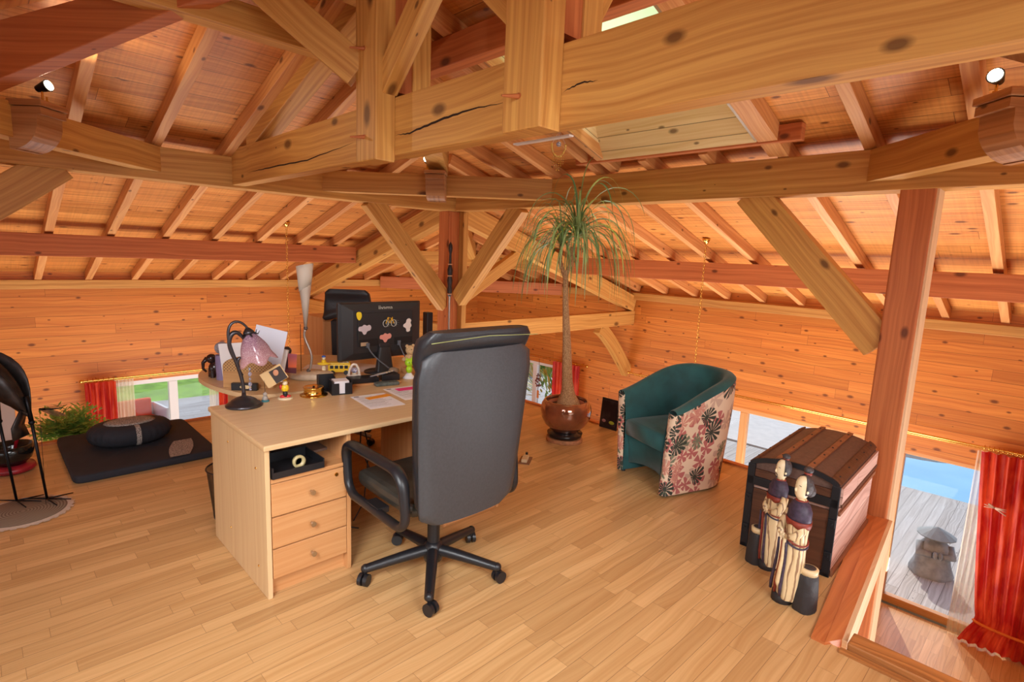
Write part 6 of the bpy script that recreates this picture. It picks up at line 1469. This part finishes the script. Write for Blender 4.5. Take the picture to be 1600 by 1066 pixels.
# papers
def sheet(name, lab, x, y, z, rz, w_, d_, mat=PAPER, lines=True, cat='paper'):
    t = thing(name, lab, cat, (x, y, z), rz); G().box((0, 0, .0006), (w_, d_, .0012)).build('sheet', mat, t)
    if lines:
        g = G(); random.seed(int(x * 100))
        for i in range(11):
            yy = d_ * .36 - d_ * .07 * i; ln = w_ * random.uniform(.45, .82); g.box((-w_ * .42 + ln / 2, yy, .0015), (ln, .0022 if i not in (4, 7) else .004, .0004))
        g.build('printed_lines', LABELW, t)
        g = G(); g.box((-w_ * .36, d_ * .43, .0015), (.03, .012, .0004)); g.build('letterhead', plain('print_dark', srgb(70, 70, 80), .7), t)
    return t
sheet('letter', 'printed white letter on the desk with an orange note on it', 1.62, 2.735, DZ, -.12, .21, .297)
tag(G().box((0, 0, .0008), (.155, .05, .0016), rot=RY(.0)).build('sticky_note', plain('note_orange', srgb(244, 160, 40), .6), loc=(1.665, 2.80, DZ + .0024), rotz=.06), 'orange note lying across the printed letter', 'note')
sheet('letter', 'second printed white sheet on the desk, with a pink note, half behind the chair', 1.875, 2.79, DZ, -.10, .21, .297)
tag(G().box((0, 0, .0008), (.13, .06, .0016)).build('sticky_note', plain('note_pink', srgb(240, 60, 140), .6), loc=(1.905, 2.87, DZ + .0024), rotz=-.1), 'pink note lying on the second sheet beside the chair', 'note')
sheet('paper_sheet', 'loose sheet on the table under the monitor', 1.98, 3.62, TZ, .5, .30, .21, plain('paper_grey', srgb(214, 208, 204), .7), False)
sheet('paper_sheet', 'loose white paper on the table behind the toy bus', 1.72, 3.74, TZ, .9, .29, .20, PAPER, False)
# ------------------------------------------------------------------ curtains and rods
def curtain(name, label, axis, c, a0, a1, z0, z1, folds, amp, mat, gather=None, cat='curtain', tie=None, bulge=0):
    """cloth hanging in front of plane c; gather: (z, a_centre, halfwidth) waist"""
    t = thing(name, label, cat, ((c, (a0 + a1) / 2, z0) if axis == 'x' else ((a0 + a1) / 2, c, z0)))
    n = folds * 10; rows = []; nz = 26
    am = (a0 + a1) / 2
    for k in range(nz + 1):
        z = z0 + (z1 - z0) * k / nz; L_, R_ = a0, a1; am2 = amp
        if gather:
            gz, gc, gh = gather; q = max(0, min(1, (z - gz) / (z1 - gz))) if z >= gz else max(0, min(1, (gz - z) / (gz - z0))) * .55
            q = q ** .75; L_ = (gc - gh) * (1 - q) + a0 * q; R_ = (gc + gh) * (1 - q) + a1 * q; am2 = amp * (.5 + .5 * q)
        row = []
        for i in range(n + 1):
            s = i / n; a = L_ + (R_ - L_) * s; o = am2 * math.sin(2 * PI * folds * s + .5 * math.sin(z * 3)) + .3 * am2 * math.sin(2 * PI * folds * 2.3 * s + z)
            row.append((o, a - am, z - z0) if axis == 'x' else (a - am, o, z - z0))
        rows.append(row)
    G().grid(rows).build('cloth', mat, t)
    if tie:
        gz, gc, gh = gather; pts = []
        for i in range(20):
            a = 2 * PI * i / 20; o = (amp + .05) * math.sin(a); p = (gc - am) + (gh + .02) * math.cos(a); pts.append((o, p, gz - z0) if axis == 'x' else (p, o, gz - z0))
        G().tube(pts, .016, 8, closed=True).build('tieback', tie, t)
    return t
def rod(name, label, axis, c, a0, a1, z, rings=(), r=.012, fin=True):
    t = thing(name, label, 'curtain rod', ((c, a0, z) if axis == 'x' else (a0, c, z))); P = lambda a, o=0, zz=0: (o, a - a0, zz) if axis == 'x' else (a - a0, o, zz)
    G().cyl(P(a0), P(a1), r, r, 14).build('pole', BRASS, t)
    G().cyl(P(a0 + .05, .05, -.035), P(a1 - .05, .05, -.035), r * .6, r * .6, 10).build('rear_pole', BRASS, t)
    if fin:
        for a, s in ((a0, -1), (a1, 1)): G().ball(P(a + s * .03), .026, n=12).cyl(P(a), P(a + s * .01), .02, .02, 12).build('finial', BRASS, t)
    for a in rings:
        G().tube([P(a, .026 * math.cos(b), .026 * math.sin(b)) for b in [2 * PI * i / 12 for i in range(12)]], .004, 5, closed=True).build('ring', BRASS, t)
    for a in (a0 + .15, a1 - .15):
        g = G(); g.tube([P(a), P(a, .14 if True else 0, 0)], .008, 6); g.build('bracket', BRASS, t)
    return t
CR = XW - .16; CL = YW - .16
rod('curtain_rod', 'long brass curtain rod over the wide windows of the right wall', 'x', CR, -.6, 5.25, -.335, [.16, .20, .24, .28, .32, .36, .40, .44, .48, 2.55])
rod('curtain_rod', 'brass curtain rod over the small window behind the palm', 'x', CR, 6.22, 9.2, -.385, [6.45, 6.55, 6.65, 6.75])
rod('curtain_rod', 'brass curtain rod over the low window of the left wall', 'y', CL, .98, 3.25, -.355, [1.02, 1.08, 1.14, 1.20, 1.26, 1.32])
curtain('curtain', 'orange-red curtain tied back at the far right, beside the big glass door', 'x', CR, -.50, .50, ZL + .02, -.38, 9, .035, REDC, gather=(-2.40, -.05, .34), tie=plain('tie_orange', srgb(226, 120, 40), .6))
curtain('sheer_curtain', 'cream sheer curtain behind the tied red curtain at the big glass door', 'x', CR + .08, .10, .54, ZL + .02, -.40, 9, .02, SHEER)
curtain('curtain', 'orange-red curtain left of the low window, above the mat', 'y', CL, .98, 1.34, -2.2, -.39, 5, .03, REDC)
curtain('sheer_curtain', 'thin sheer curtain over the left pane of the low window', 'y', CL + .06, 1.30, 1.56, -2.2, -.39, 6, .02, SHEER)
curtain('curtain', 'orange-red curtain right of the low window, partly behind the desk', 'y', CL, 2.68, 3.05, -2.2, -.39, 5, .03, REDC)
curtain('sheer_curtain', 'thin sheer curtain over the right edge of the low window', 'y', CL + .06, 2.56, 2.76, -2.2, -.39, 4, .02, SHEER)
curtain('curtain', 'red curtain of the small window behind the palm', 'x', CR, 6.36, 7.02, -2.2, -.42, 7, .03, REDC)
# wind chime in the small window
t = thing('wind_chime', 'small bead ornament hanging in the window behind the palm', 'ornament', (CR - .05, 7.36, -.80))
g = G(); random.seed(3); [g.ball((random.uniform(-.03, .03), random.uniform(-.06, .06), random.uniform(-.20, .05)), .018, n=8) for _ in range(26)]; g.build('beads', plain('brown_beads', srgb(120, 60, 40), .4), t); G().tube([(0, 0, .38), (0, 0, -.55)], .004, 5).build('string', IRON, t)
G().box((0, 0, -.36), (.01, .05, .16), bev=.002).build('tag', plain('tag_orange', srgb(214, 130, 60), .5), t)
# dragonfly clip on the red curtain
t = thing('curtain_clip', 'dried straw dragonfly clip on the tied red curtain', 'ornament', (CR - .07, .30, -.98))
g = G(); [g.tube([(0, 0, 0), (-.01, .10 * math.cos(a), .05 * math.sin(a))], [.012, .003], 6) for a in (.3, -.3, 2.9, 3.4)]; g.tube([(0, .06, .03), (0, -.10, -.06)], [.012, .006], 8); g.build('straw_body', plain('straw', srgb(206, 166, 140), .8), t)

# ------------------------------------------------------------------ outside
OZ = -2.78
g = G(); g.prism([(XW + .2, -6), (13.7, -6), (13.15, 12), (XW + .2, 12)], OZ - .1, OZ, ax=0); g.build('deck', W_DECK, kind='structure')
g = G(); g.prism([(-8, YW + .2), (XW + .2, YW + .2), (XW + .2, 17.0), (-8, 18.2)], OZ - .1, OZ, ax=0); g.build('deck', W_DECK, kind='structure')
LAWN = plain('lawn_green', srgb(140, 180, 70), .9, noise=.25, nscale=3, bump=.4)
g = G(); g.prism([(-40, 16.0), (45, 16.0), (45, 60), (-40, 60)], OZ - .2, OZ - .06); g.build('lawn', LAWN, kind='structure')
g = G(); g.prism([(13.0, -30), (45, -30), (45, 16.0), (13.0, 16.0)], OZ - .9, OZ - .75); g.build('ground', plain('pale_paving', srgb(214, 206, 196), .8), kind='structure')
t = thing('swimming_pool', 'bright blue swimming pool beyond the deck boards', 'pool', (13.6, 0, OZ))
PW = bpy.data.materials.new('pool_water'); PW.use_nodes = True; b = PW.node_tree.nodes['Principled BSDF']; N, L = PW.node_tree.nodes, PW.node_tree.links
no = N.new('ShaderNodeTexNoise'); no.inputs['Scale'].default_value = .7; tc = N.new('ShaderNodeTexCoord'); L.new(tc.outputs['Object'], no.inputs['Vector']); L.new(mixc(N, L, no.outputs['Fac'], srgb(60, 160, 210), srgb(130, 206, 236)), b.inputs['Base Color']); b.inputs['Roughness'].default_value = .08
g = G(); P = [(0.2, -5), (-.1, 2.6), (.3, 3.6), (1.4, 4.2), (2.3, 3.0), (2.6, 1.5), (3.6, 1.2), (3.6, -5)]; P = chaikin(P[::-1], 2); g.prism(P, -.16, -.10); g.build('water', PW, t)
g = G(); g.prism([(x * 1.0 + .0, y) for x, y in P], -.75, -.17); g.build('basin', plain('basin_white', srgb(224, 224, 220), .6), t)
g = G(); g.prism([(2.4, -6), (9, -6), (9, 8), (-.1, 8), (.2, 4.0), (1.4, 4.5), (2.7, 3.1), (2.9, 1.6), (4.2, 1.4), (3.9, -6)], -.72, -.05) if False else g.prism([(3.7, -6), (12, -6), (12, 10), (.1, 10), (.1, 4.1), (1.5, 4.5), (2.7, 3.2), (3.0, 1.7), (3.8, 1.4)], -.70, -.06); g.build('coping', plain('coping_stone', srgb(226, 220, 212), .8, noise=.05, nscale=5), t)
# stone figure with a conical hat
t = thing('stone_statue', 'grey stone seated figure with a wide conical hat on the deck', 'statue', (9.78, 0.93, OZ), math.radians(200))
ST = plain('grey_stone', srgb(158, 166, 170), .85, noise=.2, nscale=9, bump=.8)
g = G(); rows = []
for (z, rx, ry) in ((0, .23, .26), (.05, .235, .265), (.18, .20, .23), (.32, .17, .20), (.44, .15, .19), (.52, .10, .13), (.56, .06, .07)):
    rows.append([(rx * (1 + .05 * math.sin(6 * a + z * 12)) * math.cos(a), ry * (1 + .05 * math.sin(6 * a + z * 12)) * math.sin(a), z) for a in [2 * PI * i / 36 for i in range(36)]])
g.grid(rows, closed=True); g.ball((0, 0, .60), .085, (1, .95, 1.1), 16); g.ball((.09, 0, .60), .016, n=8)
for s in (-1, 1): g.tube([(0, s * .17, .46), (.10, s * .19, .34), (.18, s * .06, .36)], [.06, .06, .04], 12); g.ball((.20, s * .03, .37), .045, (1, .7, 1.3), 10)
g.build('robed_body', ST, t)
g = G(); g.lathe([(0, .735), (.08, .70), (.24, .615), (.235, .600), (.08, .665), (0, .68)], n=12, smooth=False); g.build('conical_hat', plain('slate_hat', srgb(136, 146, 150), .7, noise=.1, nscale=8), t)
# lounge on the left terrace
t = thing('garden_sofa', 'white framed garden sofa with orange cushions outside the low window', 'sofa', (2.15, 14.4, OZ), .15)
OC = plain('orange_cushion', srgb(236, 96, 50), .8); g = G(); g.box((0, 0, .18), (1.5, .8, .08), bev=.01); [g.box((sx * .70, sy * .36, .09), (.06, .06, .18)) for sx in (-1, 1) for sy in (-1, 1)]; g.box((.74, 0, .42), (.05, .8, .42), bev=.01); g.box((0, .38, .42), (1.5, .05, .42), bev=.01); g.build('sofa_frame', WHITE, t)
G().box((0, -.02, .29), (1.38, .72, .14), bev=.04).build('seat_cushion', OC, t); G().box((0, .30, .56), (1.3, .16, .42), bev=.05).build('back_cushion', OC, t)
t = thing('garden_table', 'low glass garden table beside the sofa outside the low window', 'table', (2.95, 12.8, OZ), .3)
G().box((0, 0, .40), (1.3, .8, .02), bev=.004).build('table_top', plain('grey_glass_top', srgb(180, 184, 188), .2), t); g = G(); [g.box((sx * .55, sy * .32, .195), (.05, .05, .39)) for sx in (-1, 1) for sy in (-1, 1)]; g.build('table_frame', plain('brick_frame', srgb(176, 84, 60), .6), t)
# planting behind the small window, trees all round
random.seed(21)
def bush(name, label, x, y, z, R, H, n, mats, seed, blade=.28, bw=.05):
    random.seed(seed); t = thing(name, label, 'shrub', (x, y, z)); g = G()
    for i in range(n):
        a = random.uniform(0, 2 * PI); u = random.uniform(-.2, 1); p = Vector((R * math.cos(a) * math.sqrt(1 - u * u) * random.uniform(.5, 1), R * math.sin(a) * math.sqrt(1 - u * u) * random.uniform(.5, 1), H * .5 + H * .5 * u)); d = p - Vector((0, 0, H * .3)); g.m = random.randrange(len(mats)); leafblade(g, p * .8, d.normalized() + Vector((random.uniform(-.5, .5), random.uniform(-.5, .5), random.uniform(-.2, .6))), blade * random.uniform(.6, 1.2), bw, .6, 3)
    g.build('foliage', mats, t); g = G(); g.cyl((0, 0, 0), (0, 0, H * .6), .05, .03, 8); g.build('stem', plain('bark', srgb(90, 70, 52), .9), t); return t
GL = [plain('leaf_a', srgb(96, 150, 60), .6), plain('leaf_b', srgb(150, 190, 90), .6), plain('leaf_c', srgb(206, 170, 70), .6)]
bush('flowering_shrub', 'leafy shrub with yellow-orange tips outside the window behind the palm', 10.9, 9.3, OZ, 1.0, 2.3, 620, GL, 4, .34, .06)
bush('flowering_shrub', 'lighter leafy shrub further right outside the window behind the palm', 13.2, 7.4, OZ, 1.2, 2.5, 620, [GL[1], GL[0]], 5, .4, .07)
bush('hedge_bush', 'green bush at the end of the pool', 19.5, 8.5, OZ - .7, 1.6, 2.6, 500, [GL[0]], 6, .5, .1)
